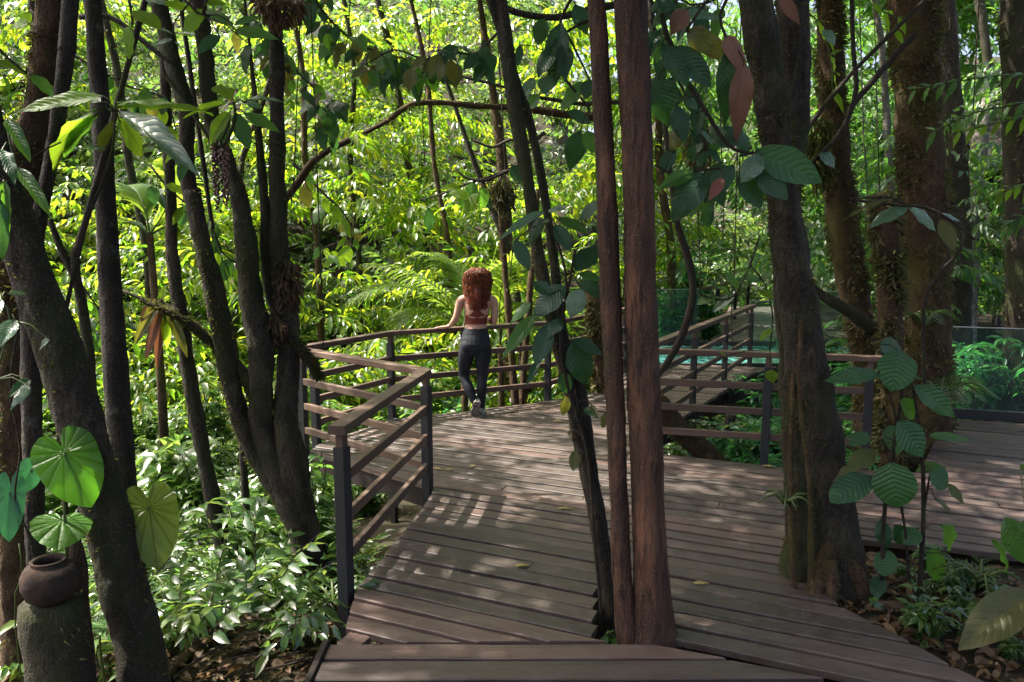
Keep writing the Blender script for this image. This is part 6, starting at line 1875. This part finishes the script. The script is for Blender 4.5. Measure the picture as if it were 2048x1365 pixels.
    keyhole = (y < 0) & (((xs - .055) / .042) ** 2 + ((z - 1.118 - (xs - .05) * .12) / .0085) ** 2 < 1)
    shell('sports_top', (band | back | front | strap) & ~keyhole, 0.004, rust)

    # shoes
    def shoe_mesh(toe, heel, upv, name):
        """toe and heel on the sole line; upv points from sole to ankle"""
        toe, heel, upv = Vector(toe), Vector(heel), Vector(upv).normalized()
        d = (toe - heel); L = d.length; d.normalize(); upv = (upv - d * upv.dot(d)).normalized(); sd = d.cross(upv)
        rows = [(-.02, .018, .045), (0.03, .034, .085), (.10, .038, .098), (.22, .036, .092), (.40, .036, .072), (.58, .042, .060), (.75, .045, .052), (.88, .040, .042), (.97, .026, .028), (1.0, .012, .02)]
        V, F = [], []; S, SF = [], []
        ns_ = 12
        for t, w, h in rows:
            c = heel + d * L * t
            for k in range(ns_):
                a = math.pi * k / (ns_ - 1)
                V.append(tuple(base + c + sd * w * math.cos(a) + upv * (0.018 + (h - .018) * max(0, math.sin(a)) ** 0.8)))
            for k, (q, u_) in enumerate(((1.08, .0), (1.1, .02), (-1.1, .02), (-1.08, .0))):
                S.append(tuple(base + c + sd * w * q + upv * u_))
        for i in range(len(rows) - 1):
            for k in range(ns_ - 1): F.append((i * ns_ + k, i * ns_ + k + 1, (i + 1) * ns_ + k + 1, (i + 1) * ns_ + k))
            for k in range(4): SF.append((i * 4 + k, i * 4 + (k + 1) % 4, (i + 1) * 4 + (k + 1) % 4, (i + 1) * 4 + k))
        F.append(tuple(range(ns_))); F.append(tuple((len(rows) - 1) * ns_ + k for k in range(ns_ - 1, -1, -1)))
        SF.append((3, 2, 1, 0)); e = (len(rows) - 1) * 4; SF.append((e, e + 1, e + 2, e + 3))
        o = obj('shoe', py_mesh('shoe', V, F, shoe), root)
        s = obj('sole', py_mesh('sole', S, SF, sole, False), o, world=False)
    shoe_mesh((.055, .20, .0), (.062, -.03, .0), (0, 0, 1), 'r')
    shoe_mesh((-.02, -.02, .004), (.022, -.125, .185), (0, .85, .5), 'l')

    # curly hair: a cap and some hundreds of spiral locks
    hair = leaf_cloud_mat('copper_hair', [(0.1, (0.06, 0.012, 0.005)), (0.5, (0.19, 0.04, 0.012)), (0.9, (0.36, 0.095, 0.03))], [(0.1, (0.1, 0.02, 0.01)), (0.9, (0.5, 0.15, 0.05))], 0.42, 0.12, 0.5, 0.1)
    rnd = random.Random(9)
    hm = MB()
    bm = bmesh.new(); bmesh.ops.create_uvsphere(bm, u_segments=20, v_segments=14, radius=1)
    hm.add([(ox + .028 + v.co.x * .098, oy + .0 + v.co.y * .094, 1.548 + v.co.z * .105 - .03 * max(0, -v.co.z)) for v in bm.verts], [[v.index for v in f.verts] for f in bm.faces if True]); bm.free()
    hm.add(*tube_geo([(ox + .03, oy - .05, 1.5), (ox + .03, oy - .085, 1.42), (ox + .03, oy - .105, 1.34), (ox + .035, oy - .11, 1.27)], [.06, .06, .05, .02], 12, .1))
    for k in range(620):
        th = rnd.uniform(0, 6.283); el = rnd.uniform(-.1, 1.5)
        if math.sin(th) > 0.45 and el < 0.75: th = -th
        dx, dy = math.cos(th), math.sin(th)
        s0 = Vector((.028 + dx * .075 * math.cos(el), -.005 + dy * .08 * math.cos(el), 1.555 + .098 * math.sin(el)))
        zend = 1.20 + .26 * rnd.random() ** 1.3 if dy < .3 else rnd.uniform(1.38, 1.5)
        out = rnd.uniform(.85, 1.18)
        pts = [s0]
        nseg = 30
        turns = rnd.uniform(3.5, 6); hr = rnd.uniform(.009, .017); p0 = rnd.uniform(0, 6.28)
        C = [s0, Vector((.028 + dx * (.118 - .05 * max(0, el - .5)) * out, -.01 + dy * (.11 - .045 * max(0, el - .5)) * out, s0.z * .62 + .60)), Vector((.03 + dx * .128 * out, -.03 + dy * .085 * out, (s0.z + zend) / 2)), Vector((.034 + dx * .085 * rnd.uniform(.3, 1.15), -.085 + dy * .05, zend))]
        line = smooth_path([tuple(c) for c in C], .012)
        m = len(line); path = []
        for i, c in enumerate(line):
            f = i / m; a = p0 + turns * 6.283 * f; q = hr * min(1, f * 4)
            path.append((ox + c[0] + math.cos(a) * q, oy + c[1] + math.sin(a) * q, c[2] + math.sin(a * 1.0 + 1) * q * .6))
        hm.add(*tube_geo(path, np.linspace(.0052, .0028, m), 4))
    obj('hair', hm.mesh('hair', hair, True), root)
    eye = plain_mat('eye', (0.7, 0.7, 0.68), 0.2, 0.5, 5, 0.05, 0)
    for sx in (-.026, .026):
        bm = bmesh.new(); bmesh.ops.create_uvsphere(bm, u_segments=10, v_segments=8, radius=.011)
        obj('eye', py_mesh('eye', [(ox + .026 + sx + v.co.x, oy + .098 + v.co.y, 1.562 + v.co.z) for v in bm.verts], [[v.index for v in f.verts] for f in bm.faces], eye), root); bm.free()


build_person()
